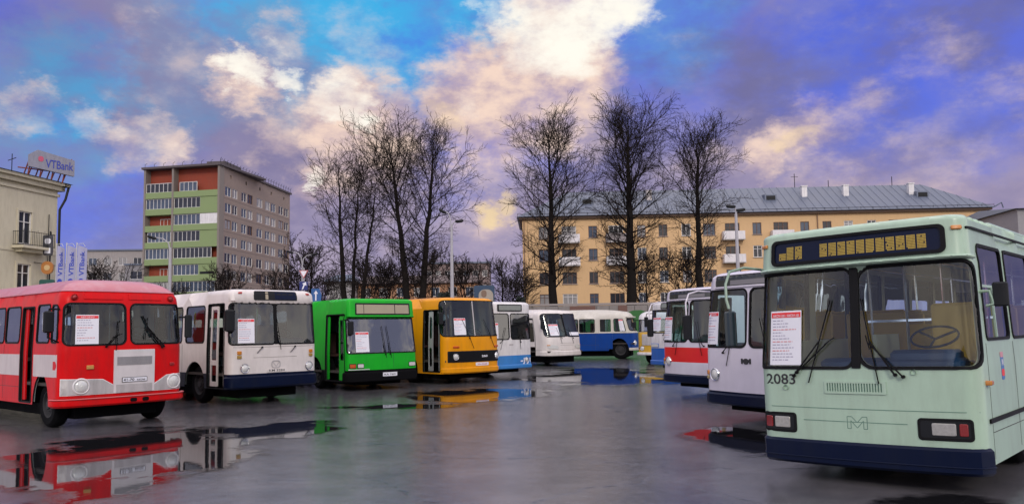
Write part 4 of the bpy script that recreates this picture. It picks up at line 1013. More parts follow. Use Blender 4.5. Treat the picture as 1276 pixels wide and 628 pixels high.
# cracks
vo=gN('ShaderNodeTexVoronoi'); vo.feature='DISTANCE_TO_EDGE'; vo.inputs['Scale'].default_value=.35
wv=gN('ShaderNodeVectorMath'); wv.operation='ADD'; l2.new(O,wv.inputs[0]); l2.new(n2.outputs['Color'],wv.inputs[1]); l2.new(wv.outputs[0],vo.inputs['Vector'])
cm2=gN('ShaderNodeMix'); cm2.data_type='RGBA'; l2.new(mask,cm2.inputs[0]); l2.new(cm.outputs[2],cm2.inputs[6]); cm2.inputs[7].default_value=(.012,.012,.014,1)
crk=gm('MAXIMUM',gmr(vo.outputs['Distance'],.0,.012),gmr(n1.outputs['Fac'],.50,.42))
crk=gm('MAXIMUM',crk,gmr(n4.outputs['Fac'],.42,.55))
cm3=gN('ShaderNodeMix'); cm3.data_type='RGBA'; l2.new(crk,cm3.inputs[0]); cm3.inputs[6].default_value=(.012,.011,.012,1); l2.new(cm2.outputs[2],cm3.inputs[7])
gr=gnoise(140,2,.5); cm4=gN('ShaderNodeMix'); cm4.data_type='RGBA'; cm4.blend_type='MULTIPLY'; cm4.inputs[0].default_value=.6; l2.new(cm3.outputs[2],cm4.inputs[6]); l2.new(gmr(gr.outputs['Fac'],.35,.65,.5,1.4),cm4.inputs[7])
l2.new(cm4.outputs[2],b.inputs['Base Color']); b.inputs['Specular IOR Level'].default_value=1.0
bp=gN('ShaderNodeBump'); bp.inputs['Distance'].default_value=.01
ht=gm('ADD',gm('MULTIPLY',n3.outputs['Fac'],.7),gm('MULTIPLY',n4.outputs['Fac'],.9))
ht=gm('ADD',ht,gm('MULTIPLY',crk,.8))
ht=gm('MULTIPLY',ht,gm('SUBTRACT',1.0,gm('MULTIPLY',mask,.985)))
l2.new(ht,bp.inputs['Height']); bp.inputs['Strength'].default_value=.34
rip=gnoise(2.2,3,.5); bp2=gN('ShaderNodeBump'); bp2.inputs['Distance'].default_value=.02; bp2.inputs['Strength'].default_value=.05
l2.new(rip.outputs['Fac'],bp2.inputs['Height']); l2.new(bp.outputs[0],bp2.inputs['Normal']); l2.new(bp2.outputs[0],b.inputs['Normal'])
gl=gN('ShaderNodeBsdfGlossy'); gl.inputs['Color'].default_value=(.90,.94,.99,1); l2.new(rough.outputs[0],gl.inputs['Roughness']); l2.new(bp2.outputs[0],gl.inputs['Normal'])
fr_=gN('ShaderNodeFresnel'); fr_.inputs['IOR'].default_value=2.9; l2.new(bp2.outputs[0],fr_.inputs['Normal'])
b.inputs['Specular IOR Level'].default_value=0
mxs=gN('ShaderNodeMixShader'); l2.new(fr_.outputs[0],mxs.inputs[0]); l2.new(b.outputs[0],mxs.inputs[1]); l2.new(gl.outputs[0],mxs.inputs[2])
l2.new(mxs.outputs[0],out.inputs[0]); M_ASPH=m
g=MB(); g.add([(-1200,-400,0),(1200,-400,0),(1200,2000,0),(-1200,2000,0)],[(0,1,2,3)])
tag(g.build('ground',M_ASPH),kind='structure')
M_GRASS=pbr('grass_green',(.015,.085,.014),.9,bump=.5,bscale=8,var=.3)
g=MB(); 
ux=[(x,) for x in range(0)]
vs=[];n=40
for i in range(n+1):
    x=1.5+24*i/n; k=math.sin(PI*i/n)
    h1=2.2+ .9*math.exp(-((x-9.5)/3.2)**2)+.12*math.sin(x*2.1)
    vs+=[(x,58.6+.2*math.sin(x),0),(x,60.6,h1*.8*min(1,k*4)),(x,61.55,h1*min(1,k*4)),(x,62.3,0)]
fs=[]
for i in range(n):
    for k in range(3): a=i*4+k; fs.append((a,a+4,a+5,a+1))
g.add(vs,fs); tag(g.build('grass_bank',M_GRASS,None,True),kind='structure')

# ================================================================== BUILDING HELPERS
M_FRAME=pbr('window_frame_white',(.74,.72,.70),.5)
M_FRAMEB=pbr('window_frame_brown',(.16,.08,.05),.5)
PANES=[pbr('pane_dark',(.02,.022,.03),.12,var=.5,scale=1.2),pbr('pane_curtain',(.28,.27,.27),.25,var=.35,scale=2),pbr('pane_bluish',(.06,.08,.12),.12,var=.5,scale=1)]
PROTO={}
def window_proto(w,h,mull,frame,pane,sill=True,trans=0):
    key=(round(w,2),round(h,2),tuple(mull),frame.name,pane.name,sill,trans)
    if key in PROTO: return PROTO[key]
    m=MB(); t=.07
    m.box((w/2,.10,t/2),(w,.08,t)); m.box((w/2,.10,h-t/2),(w,.08,t)); m.box((t/2,.10,h/2),(t,.08,h-2*t)); m.box((w-t/2,.10,h/2),(t,.08,h-2*t))
    for q in mull: m.box((w*q,.10,h/2),(t*.9,.07,h-2*t))
    if trans: m.box((w/2,.103,h*trans),(w-2*t,.07,t*.7))
    f=m.build('window',frame); COL.objects.unlink(f)
    p=MB(); p.add([(.03,.13,.03),(w-.03,.13,.03),(w-.03,.13,h-.03),(.03,.13,h-.03)],[(0,1,2,3)]); po=p.build('pane',pane); COL.objects.unlink(po)
    so=None
    if sill:
        s_=MB(); s_.box((w/2,-.03,-.04),(w+.16,.18,.06)); so=s_.build('sill',pbr('sill_grey',(.3,.28,.27),.6)); COL.objects.unlink(so)
    PROTO[key]=(f,po,so); return PROTO[key]
def place_window(root,fl,u,v,w,h,mull=(.5,),frame=None,pane=None,sill=True,trans=0,name='window'):
    f,p,s_=window_proto(w,h,mull,frame or M_FRAME,pane or PANES[0],sill,trans)
    ang=math.atan2(fl.u.y,fl.u.x)
    c=bpy.data.objects.new(name,f.data); COL.objects.link(c); c.parent=root; c.location=fl.P(u,v,0); c.rotation_euler=(0,0,ang)
    for q,nm in((p,'pane'),(s_,'sill')):
        if q: d=bpy.data.objects.new(nm,q.data); COL.objects.link(d); d.parent=c
    return c
def wall(name,fl,w,h,holes,mat,root,v0=0,th=.3,u0=0):
    mb=MB(); slab(mb,fl,[(u0,v0),(w,v0),(w,h),(u0,h)],[rrect(*q) for q in holes],-th,0)
    return mb.build(name,mat,root)
def backing(root,fl,w,h,depth,mat,name='core',u0=0):
    # inner volume behind the facade so nothing shows through
    m=MB(); a=fl.P(u0+.02,0,-.31); b_=fl.P(w-.02,0,-.31); c=fl.P(w-.02,0,-depth); d=fl.P(u0+.02,0,-depth)
    m.add([a,b_,c,d]+[Vector((p.x,p.y,h-.02)) for p in(a,b_,c,d)],[(0,1,5,4),(1,2,6,5),(2,3,7,6),(3,0,4,7),(4,5,6,7)])
    return m.build(name,mat,root)
# ================================================================== YELLOW APARTMENT BLOCK
M_YW=pbr('ochre_plaster',(.64,.42,.215),.85,var=.06,scale=.25,dirt=.22,dirtcol=(.42,.26,.15),bump=.1,bscale=20)
M_ROOF=pbr('grey_sheet_roof',(.12,.14,.19),.45,var=.15,scale=.5,metal=.2)
Yb=empty('apartment_building',(0,0,0)); tag(Yb,'long ochre yellow apartment block with grey hipped roof behind the tall bare trees','building')
fl=Flat((1.45,104.2,0),(60.1,-2.2,0)); Wd=60.2; EH=16.3
def ux_(u): # target column -> distance along facade
    a=(u-638)/F_PX; # X=1.45+.99933t ; Y=104.2-.0366t
    return (a*104.2-1.45)/(.99933+a*.0366)
rows=[13.75,10.75,7.7,4.85,1.8]
colsx=[(678,1.25,0),(710,1.9,1),(740,1.15,0),(769,1.9,2),(801,1.15,0),(828,1.15,0),(857,1.2,0),(886,1.6,0),(915,1.9,3),(946,1.15,0),(976,1.9,4),(1006,1.15,0),(1034,1.15,0),(1061,1.15,0),(1090,1.15,0),(1120,1.7,0),(1150,1.15,0),(1180,1.15,0),(1210,1.15,0)]
holes=[];wins=[]; rnd=random.Random(5)
for ci,(u,w,k) in enumerate(colsx):
    x=ux_(u)-w/2
    for ri,v in enumerate(rows):
        h=1.55; vv=v
        if k and ri in(0,1) : vv=v-.55; h=2.1
        holes.append((x,vv,x+w,vv+h)); wins.append((x,vv,w,h,k,ri))
wall('wall',fl,Wd,EH,holes,M_YW,Yb)
backing(Yb,fl,Wd,EH,12.4,M_YW,'rear_walls')
for (x,v,w,h,k,ri) in wins:
    pane=rnd.choices(PANES,(6,2.2,2.5))[0]; fr=rnd.choices([M_FRAME,M_FRAMEB],(3,4))[0]
    place_window(Yb,fl,x,v,w,h,(.35,.66) if w>1.5 else (.5,),fr,pane,trans=.72 if rnd.random()<.4 else 0)
def balcony(root,fl,x,v,w,mat,dep=1.1,h=1.0):
    m=MB(); u0,u1=x-.45,x+w+.45
    slab(m,fl,rrect(u0,v-.15,u1,v),[],.003,dep); o=m.build('balcony',pbr('balcony_slab',(.45,.43,.42),.7),root)
    m=MB(); slab(m,fl,rrect(u0+.02,v+.0,u1-.02,v+h),[],dep-.08,dep-.02,back=True)
    for a in(u0+.02,u1-.08): slab(m,fl,rrect(a,v,a+.06,v+h),[],.01,dep-.08)
    m.build('balcony_panel',mat,o); return o
M_BAL=pbr('balcony_white',(.72,.69,.70),.6,dirt=.2)
for u,k,rws in((710,1,(0,1)),(769,2,(0,1)),(915,3,(0,1)),(976,4,(0,))):
    x=ux_(u)-.95
    for r_ in rws: balcony(Yb,fl,x,rows[r_]-.6,1.9,M_BAL if not(k==2 and r_==0) else pbr('balcony_darkened',(.25,.22,.22),.7))
m=MB(); slab(m,fl,rrect(-.4,EH,Wd+.4,EH+.3),[],-12.8,.5,back=True); m.build('cornice',pbr('cornice_dark',(.10,.06,.04),.7),Yb)
# hipped roof with overhang
def roof_mesh(fl,u0,u1,d0,d1,ze,zr,hipl,hipr):
    mid=(d0+d1)/2
    P=[fl.P(u0,ze,-d0),fl.P(u1,ze,-d0),fl.P(u1,ze,-d1),fl.P(u0,ze,-d1),fl.P(u0+hipl,zr,-mid),fl.P(u1-hipr,zr,-mid)]
    m=MB(); m.add(P,[(0,1,5,4),(1,2,5),(2,3,4,5),(3,0,4),(0,3,2,1)]); return m,P
rm,RP=roof_mesh(fl,-.7,Wd+.7,-.8,13.2,EH+.3,20.9,7.0,6.0); roof=rm.build('roof',M_ROOF,Yb)
m=MB()
for i in range(61):   # standing seams on the front slope
    u=-.7+ (Wd+1.4)*i/60; t=1.0
    a=fl.P(u,EH+.33,.8)
    frac=min(1,(u+.7)/7.0,(Wd+.7-u)/6.0) ; frac=max(frac,.02)
    b_=fl.P(u,EH+.33+(20.9-EH-.3)*frac,.8-7.0*frac); m.tube([a,b_],.02,4)
m.build('roof_seams',M_ROOF,roof)
m=MB(); m.tube([fl.P(-.6,EH+.65,.55),fl.P(Wd+.6,EH+.65,.55)],.03,4)
for i in range(41): m.tube([fl.P(-.6+i*(Wd+1.2)/40,EH+.3,.55),fl.P(-.6+i*(Wd+1.2)/40,EH+.75,.55)],.025,4)
m.build('roof_railing',M_DARK,Yb)
def slope_z(d): return EH+.3+(20.9-EH-.3)*(.8+d)/7.0
for u in(735,972,1168):
    x=ux_(u); d=2.5; z=slope_z(d)
    m=MB(); 
    A=[fl.P(x-.8,z-.25,-d),fl.P(x+.8,z-.25,-d),fl.P(x+.8,z+.75,-d),fl.P(x-.8,z+.75,-d),fl.P(x-.8,z+1.0,-d-2.2),fl.P(x+.8,z+1.0,-d-2.2),fl.P(x-.8,z-.3,-d-2.2),fl.P(x+.8,z-.3,-d-2.2)]
    m.add(A,[(0,1,2,3),(3,2,5,4),(0,3,4,6),(1,7,5,2)]); o=m.build('dormer',M_ROOF,roof)
    m=MB(); slab(m,Flat(fl.P(x,z,-d),fl.u),rrect(-.6,-.05,.6,.58),[],0,.03); m.build('dormer_opening',M_DARK,o)
for u,hh in((816,.8),(1018,1.1),(1072,1.1),(1157,1.2)):
    x=ux_(u); d=3.5; z=slope_z(d); p=fl.P(x,z+.3,-d); m=MB(); m.box((p.x,p.y,p.z),(.7,.6,hh+.8)); m.box((p.x,p.y,p.z+hh/2+.45),(.85,.75,.12)); m.build('chimney',M_WHITE if u!=816 else pbr('chimney_pale',(.5,.46,.45),.8),roof)
for u,hh in((1015,2.2),(1060,1.2),(1145,1.5),(760,1.6),(840,1.1)):
    x=ux_(u); p=fl.P(x,20.6,-6.2); m=MB(); m.tube([p,p+Vector((0,0,hh))],.05,5); 
    if hh>1.5: m.tube([p+Vector((-.5,0,hh*.8)),p+Vector((.5,0,hh*.8))],.03,4)
    m.build('aerial',M_DARK,roof)
m=MB()
for u in(1022,654): x=ux_(u); m.tube([fl.P(x,0,.12),fl.P(x,EH-.2,.12),fl.P(x,EH+.1,.5)],.07,6)
m.build('drainpipe',pbr('drain_brown',(.25,.15,.09),.6),Yb)
p=fl.P(Wd+.7,EH+.4,.5); m=MB(); m.tube([p,p+Vector((.9,0,.5)),p+Vector((1.1,0,-.2))],.09,5); m.build('gutter_spout',M_ROOF,Yb)

# ================================================================== PANEL TOWER
M_CONC=pbr('tower_aggregate',(.29,.225,.19),.9,var=.12,scale=.6,bump=.2,bscale=8,dirt=.2,dirtcol=(.12,.09,.09))
M_GBAL=pbr('tower_green',(.22,.29,.13),.8,var=.08,scale=.5,dirt=.15,dirtcol=(.18,.25,.1))
M_RREC=pbr('tower_rust_red',(.27,.045,.022),.75,var=.25,scale=1.5,dirt=.3,dirtcol=(.25,.10,.04))
T=empty('tower_block',(0,0,0)); tag(T,'nine storey tower block with green balcony bands and rust red recesses','building')
K=Vector((-47.8,129,0)); LFT=Vector((-61.6,131.9,0)); FAR=Vector((-44.4,158,0))
TH=29.6
fr=Flat(LFT,K-LFT); fw=(K-LFT).length; sr_=Flat(K,FAR-K); sw_=(FAR-K).length
# side wall with windows
holes=[];ws=[]
tx=[(1.9,2.2),(4.5,1.9),(7.9,2.0),(10.3,2.0),(14.0,2.4),(17.6,2.1),(20.2,2.1),(23.7,2.2),(26.4,2.1)]
rnd=random.Random(8)
for k in range(9):
    v=24.95-2.79*k-0.05
    for i,(t,w) in enumerate(tx):
        if v<.4: continue
        holes.append((t,v,t+w,v+1.6)); ws.append((t,v,w))
vents=[(3.6,28.0,4.2,28.6),(9.4,28.0,10,28.6),(15,28.0,15.6,28.6),(20,28.0,20.6,28.6),(26,28.0,26.6,28.6)]
wall('side_wall',sr_,sw_,TH,holes+vents,M_CONC,T)
bk=Vector((-fr.n.x,-fr.n.y,0)); q4=[LFT+bk*1.65,K+bk*1.65-sr_.n*.33,FAR-sr_.n*.33,FAR+(LFT-K)]
m=MB(); m.add(q4+[Vector((p.x,p.y,TH-.05)) for p in q4],[(0,1,5,4),(1,2,6,5),(2,3,7,6),(3,0,4,7),(4,5,6,7)]); m.build('core',M_CONC,T)
for t,v,w in ws: place_window(T,sr_,t,v,w,1.6,(.5,),M_FRAME if rnd.random()<.8 else M_FRAMEB,rnd.choices(PANES,(4,4,3))[0],sill=False)
m=MB()
for k in range(1,10):
    v=24.6-2.79*k+.55+2.79-.0
    slab(m,sr_,rrect(.02,24.45-2.79*(k-1),sw_-.02,24.49-2.79*(k-1)),[],.0,.012)
m.build('panel_joints',pbr('joint_dark',(.08,.065,.065),.9),T)
m=MB()
for q in vents: slab(m,sr_,rrect(*q),[],-.25,-.2)
m.build('attic_vent',M_DARK,T)
# front: recess back wall, balcony parapets
M_PIL=pbr('tower_pilaster',(.22,.19,.17),.85)
mid=fw*.385
m=MB(); slab(m,fr,rrect(0,0,fw-.36,TH),[],-1.6,-1.3); m.build('recess_wall',M_RREC,T)
for a,b_ in((0,.35),(mid-.15,mid+.2),(fw-.35,fw-.002)):
    m=MB(); slab(m,fr,rrect(a,0,b_,TH),[],-1.3,.05); m.build('pilaster',M_PIL,T)
m=MB(); slab(m,fr,rrect(-.3,TH,fw+.3,TH+.35),[],-14.4,.35,back=True)
slab(m,sr_,rrect(-.3,TH+.002,sw_+.3,TH+.352),[],-.32,.3,back=True); 
a=fr.P(0,TH+.01,0); m.build('parapet',pbr('parapet_dark',(.09,.075,.08),.8),T)
m=MB(); m.add([LFT+Vector((0,0,TH+.1)),K+Vector((0,0,TH+.1)),FAR+Vector((0,0,TH+.1)),FAR+(LFT-K)+Vector((0,0,TH+.1))],[(0,1,2,3)]); m.build('roof',M_ROOF,T)
FRW={}
bays=[(.35,mid-.15),(mid+.2,fw-.35)]
rl=[('half',.0,.98),('full',0,1),('small',.4,.95),('full',.08,.96),('full',0,1),('small',.42,.85),('full',0,1),('full',0,1)]
rr=[('half',.12,.52),('glazg',0,.6),('glazw',0,.6),('glazg',0,.6),('full',0,.86),('glazd',0,.58),('full',0,.95),('full',0,1)]
for bi,(b0,b1) in enumerate(bays):
    bw=b1-b0
    for k in range(9):
        vp=24.6-2.79*k
        if vp>-.2:
            m=MB(); slab(m,fr,rrect(b0+.003,max(0,vp),b1-.003,vp+1.02),[],-1.3,.02); m.build('balcony_parapet',M_GBAL,T)
    for k in range(8):
        v0=25.62-2.79*k; v1=v0+1.72 if k else v0+1.55; kind,a,b_=(rl if bi==0 else rr)[k]
        u0,u1=b0+a*bw,b0+b_*bw; n=max(2,int(round((u1-u0)/.75)))
        if v0<.3: continue
        off=-.12 if kind!='small' else -1.2
        fl2=Flat(fr.P(0,0,off),fr.u)
        if kind=='small': v0+=.0; v1=v0+1.25
        place_window(T,fl2,u0,v0,u1-u0,v1-v0,[i/n for i in range(1,n)],M_FRAME,rnd.choices(PANES,(5,2,2))[0],sill=False,name='balcony_glazing')
        if kind in('glazg','glazw','glazd'):
            m=MB(); slab(m,fr,rrect(u1+.02,v0,b1-.01,v1),[],-1.2,-.08); o=m.build('infill_panel',M_WHITE if kind=='glazw' else M_GBAL,T)
            if kind=='glazd':
                m=MB(); slab(m,fr,rrect(u1+.3,v0+.1,b1-.5,v0+.5),[],-.09,-.05); m.build('dark_opening',M_DARK,o)
    # dark strip above glazing
m=MB(); rnd=random.Random(2)
for i in range(9): 
    p=fr.P(fw*i/8,TH+.35,-.2); m.tube([p,p+Vector((0,0,.55)),p+Vector((.35,0,.75))],.035,4)
for i in range(26):
    p=sr_.P(sw_*i/25,TH+.35,.1); m.tube([p,p+Vector((0,0,.7)),p+Vector((.25,-.2,.9))],.035,4)
m.tube([sr_.P(0,TH+1.0,.1),sr_.P(sw_,TH+1.0,.1)],.02,4)
m.build('roof_fittings',M_DARK,T)
p=sr_.P(5.5,TH+.5,-2); m=MB(); m.box((p.x,p.y,p.z+.3),(3.2,6,.9),0,math.radians(-7)); m.build('roof_housing',pbr('parapet_dark',(.09,.075,.08),.8),T)

# ================================================================== CREAM BUILDING AT THE LEFT
M_CRP=pbr('cream_plaster',(.60,.55,.41),.85,var=.08,scale=.4,dirt=.35,dirtcol=(.34,.29,.19),bump=.1,bscale=12)
Lb=empty('corner_building',(0,0,0)); tag(Lb,'cream plastered building with iron balcony and heavy cornice at the left edge','building')
kc=Vector((-34.6,60,0)); ud=Vector((.19,.98,0)).normalized(); LW=24
fl=Flat(kc-ud*LW,ud); H1=13.2
def lt(t): return LW-t      # t = distance before the far corner
# windows centred 3.0 m before the corner, then every 3.6 m
cent=[3.05,7.0,11,15,19]
holes=[];ws=[]
for c in cent:
    for v,h in((8.55,2.35),(5.1,2.0)):
        u=lt(c)-.6; holes.append((u,v,u+1.2,v+h)); ws.append((u,v,h))
wall('wall',fl,LW,H1,holes,M_CRP,Lb)
backing(Lb,fl,LW,H1,14,M_CRP,'rear_walls')
for u,v,h in ws: place_window(Lb,fl,u,v,1.2,h,(.5,),M_FRAME,PANES[0],trans=.68)
for u,v,h in ws:
    m=MB(); slab(m,fl,rrect(u-.15,v-.12,u+1.35,v+h+.15),[rrect(u,v,u+1.2,v+h)],0,.06); m.build('window_surround',M_CRP,Lb)
for z,d,hh in((H1-.75,.12,.2),(H1-.3,.35,.35),(H1+.05,.62,.22)):
    m=MB(); slab(m,fl,rrect(-.2,z,LW+d,z+hh),[],-.0,d,back=True); m.build('cornice',M_CRP,Lb)
    m=MB(); en=Flat(fl.P(LW,0,0),Vector((-ud.y,ud.x,0))); slab(m,en,rrect(-d,z,13.5,z+hh),[],0,d,back=True); m.build('cornice',M_CRP,Lb)
m=MB(); slab(m,fl,rrect(0,8.0-.02,LW,8.1),[],0,.05); m.build('string_course',M_CRP,Lb)
m=MB(); A=[fl.P(-.6,H1+.28,.75),fl.P(LW+.75,H1+.28,.75),fl.P(LW+.75,H1+.28,-14.6),fl.P(-.6,H1+.28,-14.6),fl.P(-.6,H1+2.2,-6.9),fl.P(LW-5,H1+2.2,-6.9)]
m.add(A,[(0,1,5,4),(1,2,5),(2,3,4,5),(3,0,4),(0,3,2,1)]); m.build('roof',pbr('roof_blue_grey',(.06,.09,.13),.5),Lb)
# balcony with railings
def iron_balcony(c,v,w,dep=1.0):
    m=MB(); slab(m,fl,rrect(lt(c)-w/2,v-.18,lt(c)+w/2,v),[],.003,dep); slab(m,fl,rrect(lt(c)-w/2+.3,v-.42,lt(c)+w/2-.3,v-.18),[],.003,dep*.6); o=m.build('balcony',M_CRP,Lb)
    m=MB(); u0,u1=lt(c)-w/2+.05,lt(c)+w/2-.05; n=int(w/.16)
    for i in range(n+1):
        u=u0+(u1-u0)*i/n; m.tube([fl.P(u,v,dep-.05),fl.P(u,v+1.05+(.12 if i%4==0 else 0),dep-.05)],.014,4)
    for u in(u0,u1):
        for j in range(6): m.tube([fl.P(u,v,.1+j*.16),fl.P(u,v+1.05,.1+j*.16)],.014,4)
    for z in(.08,1.0):
        m.tube([fl.P(u0,v+z,.05),fl.P(u0,v+z,dep-.05),fl.P(u1,v+z,dep-.05),fl.P(u1,v+z,.05)],.02,4)
    m.build('railing',M_DARK,o)
iron_balcony(2.7,8.35,3.0); iron_balcony(11,8.35,3.0)
# terrace with balustrade
m=MB(); slab(m,fl,rrect(0,3.4,LW-1.2,3.75),[],.003,2.2,back=True); slab(m,fl,rrect(.0,0,LW-1.2,3.4),[],.003,2.0,back=True); te=m.build('terrace',M_CRP,Lb)
m=MB(); slab(m,fl,rrect(0,4.65,LW-1.2,4.8),[],1.85,2.15,back=True)
for i in range(9): slab(m,fl,rrect(.2+i*2.75,3.75,.6+i*2.75,4.65),[],1.85,2.13,back=True)
n=int((LW-1.2)/.24)
for i in range(n):
    p=fl.P(.3+i*.24,3.75,2.0); m.lathe([(.05,0),(.05,.08),(.085,.3),(.04,.6),(.06,.85),(.06,.9)],c=tuple(p),n=8)
m.build('balustrade',pbr('balustrade_cream',(.55,.49,.38),.8,dirt=.3),te)
m=MB(); slab(m,fl,rrect(lt(8.5),2.9,lt(5.2),4.5),[],2.02,2.16); o=m.build('shop_sign',pbr('sign_yellow',(.55,.42,.06),.6),Lb)
m=MB(); slab(m,fl,rrect(lt(8.3),3.6,lt(5.4),4.42),[],2.16,2.18); m.build('sign_panel',M_INK,o)
m=MB(); m.lathe([(.3,0),(.22,.02)],c=(0,0,0),axis='y',n=16); 
# drainpipe at the corner
m=MB(); a=fl.P(LW+.55,H1+.1,.5); m.tube([a,fl.P(LW+.35,H1-.9,.4),fl.P(LW+.12,H1-1.7,.12),fl.P(LW+.12,.2,.12)],.09,8); m.build('drainpipe',M_DARK,Lb,True)
m=MB(); m.tube([fl.P(lt(.9),4.8,.1),fl.P(lt(.9),11.0,.1)],.03,5); m.tube([fl.P(lt(2.2),7.3,.08),fl.P(LW,7.2,.08)],.02,4); m.build('cable',M_DARK,Lb)
# roof billboard
p=Vector((-33.6,58.0,0))
RB=empty('roof_billboard',(0,0,0)); tag(RB,'pale bank billboard on a steel frame standing on the roof edge of the cream building','billboard')
fb_=Flat((-35.2,57.3,0),(.66,.75,0))
mb=MB(); slab(mb,fb_,[(0,14.3),(3.1,13.95),(3.1,15.15),(.55,15.6),(.0,15.2)],[],-.25,0,back=True); mb.build('board',pbr('board_pale',(.25,.25,.31),.6,dirt=.3),RB)
text_on('board_text',fb_,'VTBank',2.05,14.35,.62,pbr('sign_blue',(.03,.05,.35),.5),RB,.02,1.9)
mb=MB(); slab(mb,fb_,rrect(.6,14.75,.95,15.15,.15,5),[],0,.02); mb.build('board_logo',pbr('logo_red',(.5,.08,.15),.5),RB)
mb=MB()
for x in(.0,.8,1.6,2.4): 
    mb.tube([fb_.P(x,13.4,-1.6),fb_.P(x+.2,15.2,-.3)],.05,5); mb.tube([fb_.P(x,13.4,-.4),fb_.P(x+.1,14.3,-.2)],.05,5); mb.tube([fb_.P(x,13.4,-.4),fb_.P(x+.6,15.3,-.3)],.04,5)
mb.tube([fb_.P(-.6,14.2,-.4),fb_.P(2.6,14.2,-.4)],.05,5)
mb.build('frame',pbr('rusty_steel',(.22,.05,.03),.7),RB)
mb=MB(); mb.tube([(-36.9,58,13.4),(-36.9,58,15.4)],.03,5); mb.tube([(-37.2,58,14.9),(-36.6,58,15.1)],.03,4); tag(mb.build('roof_aerial',M_DARK),'thin dark aerial on the roof of the cream building left of the billboard','aerial')
# corner sign stack
SG=empty('sign_post',(-34.0,58.2,0)); tag(SG,'tall post of small coloured hanging signs at the corner of the cream building','sign')
mb=MB(); mb.tube([(0,0,0),(0,0,9.6)],.06,8); mb.build('pole',M_DARK,SG)
for nm,z,w,h,colr in(('hanging_sign',8.55,.62,1.5,(.05,.05,.06)),('hanging_sign',6.9,.8,.95,(.42,.16,.03)),('hanging_sign',5.45,1.0,1.15,(.01,.08,.07)),('hanging_sign',4.1,.85,1.35,(.02,.16,.26))):
    mb=MB(); f2=Flat((-.1,-.1,z),(1,.15,0)); slab(mb,f2,rrect(-w/2,-h/2,w/2,h/2,.12 if colr[0]!=.42 else .38,5),[],-.09,.09,back=True); o=mb.build(nm,pbr('sgn%.2f'%colr[1],colr,.5),SG)
    mb=MB()
    if z==5.45: text_on('sign_letter',f2,'A',.05,-.3,.6,M_PAPER,o,.1,.5)
    elif z==8.55: 
        slab(mb,f2,rrect(-.22,.1,.22,.5,.15),[],.09,.11); slab(mb,f2,rrect(-.2,-.6,.2,-.2),[],.09,.11); mb.build('sign_face',M_PAPER,o)
    elif z==6.9: slab(mb,f2,rrect(-.2,-.2,.2,.2,.18),[],.09,.11); mb.build('sign_face',pbr('tan_face',(.6,.42,.2),.6),o)
    else: slab(mb,f2,rrect(-.3,-.2,.1,.45,.1),[],.09,.11); mb.build('sign_face',pbr('blue_face',(.08,.35,.6),.5),o)
# bank flags
M_FLAG=pbr('flag_cloth',(.36,.36,.52),.8,var=.08)
M_FTXT=pbr('flag_text_blue',(.03,.06,.42),.7)
for i,(u,lab) in enumerate(((72.5,'bank flag banner nearest the cream building, first of the three'),(86,'middle one of the three tall bank flag banners'),(99,'bank flag banner farthest from the cream building, last of the three'))):
    Y=50; X=(u-638)/F_PX*Y
    e=empty('flag_banner',(X,Y,0),rz=math.radians((-12,4,10)[i])); tag(e,lab,'flag','bank flags on poles beside the cream building')
    mb=MB(); mb.tube([(-.27,0,0),(-.27,0,7.75)],.035,8); mb.tube([(-.27,0,7.65),(.1,0,7.7),(.22,0,7.5)],.02,6); mb.build('pole',pbr('pole_pale',(.5,.5,.52),.4),e)
    mb=MB(); nx,nz=6,16; tp=7.65
    def fp(a,b_,o=0): return Vector((-.24+a*.56+(.04*(b_)), -.04*math.sin(a*5+b_*3)-o, tp-2.75+b_*2.7- (0.22*a if b_>.9 else 0)))
    vs=[];
    for o in(0,-.012):
        for j in range(nz+1):
            for k in range(nx+1): vs.append(fp(k/nx,j/nz,o))
    fs=[];q=(nx+1)*(nz+1)
    for j in range(nz):
        for k in range(nx):
            a=j*(nx+1)+k; fs.append((a,a+1,a+nx+2,a+nx+1)); fs.append((q+a,q+a+nx+1,q+a+nx+2,q+a+1))
    mb.add(vs,fs); c=mb.build('cloth',M_FLAG,e,True)
    t=text_mb('VTBank',lambda a,b_: fp(.72-b_/.56*1.0,(a+.45)/2.7+.40,.012),.27,1.55,bold=.02); t.build('flag_text',M_FTXT,c)
    mb=MB(); mb.v=[tuple(fp(.45+.27*math.cos(w*PI/8)*(1 if w<12 else .4),.14+.075*math.sin(w*PI/8),.012)) for w in range(16)]; mb.f=[tuple(range(16))]; mb.m=[0]; mb.build('flag_emblem',M_FTXT,c)

# ================================================================== OTHER BUILDINGS
def block(name,label,org,ud_,w,h,dep,mat,rows_,cols_,ww,wh,paneset=(3,2,2),roof=None,sill=0.9,fh=2.9,gable=None):
    root=empty(name); tag(root,label,'building'); f=Flat(org,ud_)
    hs=[];k=[]
    for r in range(rows_):
        for c in range(cols_):
            u=(c+.5)*w/cols_-ww/2; v=sill+r*fh
            if v+wh<h-.3: hs.append((u,v,u+ww,v+wh)); k.append((u,v))
    wall('wall',f,w,h,hs,mat,root); backing(root,f,w,h,dep,mat,'rear_walls')
    for u,v in k: place_window(root,f,u,v,ww,wh,(.5,),M_FRAME,rnd.choices(PANES,paneset)[0],sill=False)
    if gable: m_,_=roof_mesh(f,-.4,w+.4,-.5,dep+.5,h,h+gable,1.0,1.0); m_.build('roof',roof or M_ROOF,root)
    else:
        m_=MB(); slab(m_,f,rrect(-.2,h,w+.2,h+.3),[],-dep,.25,back=True); m_.build('roof',roof or M_ROOF,root)
    return root
block('panel_building','grey low block with dark balconies between the bank flags and the tower',(-82,152,0),(1,.06,0),14,18.2,12,pbr('grey_cream',(.34,.31,.30),.85,dirt=.2),6,5,1.6,1.5)
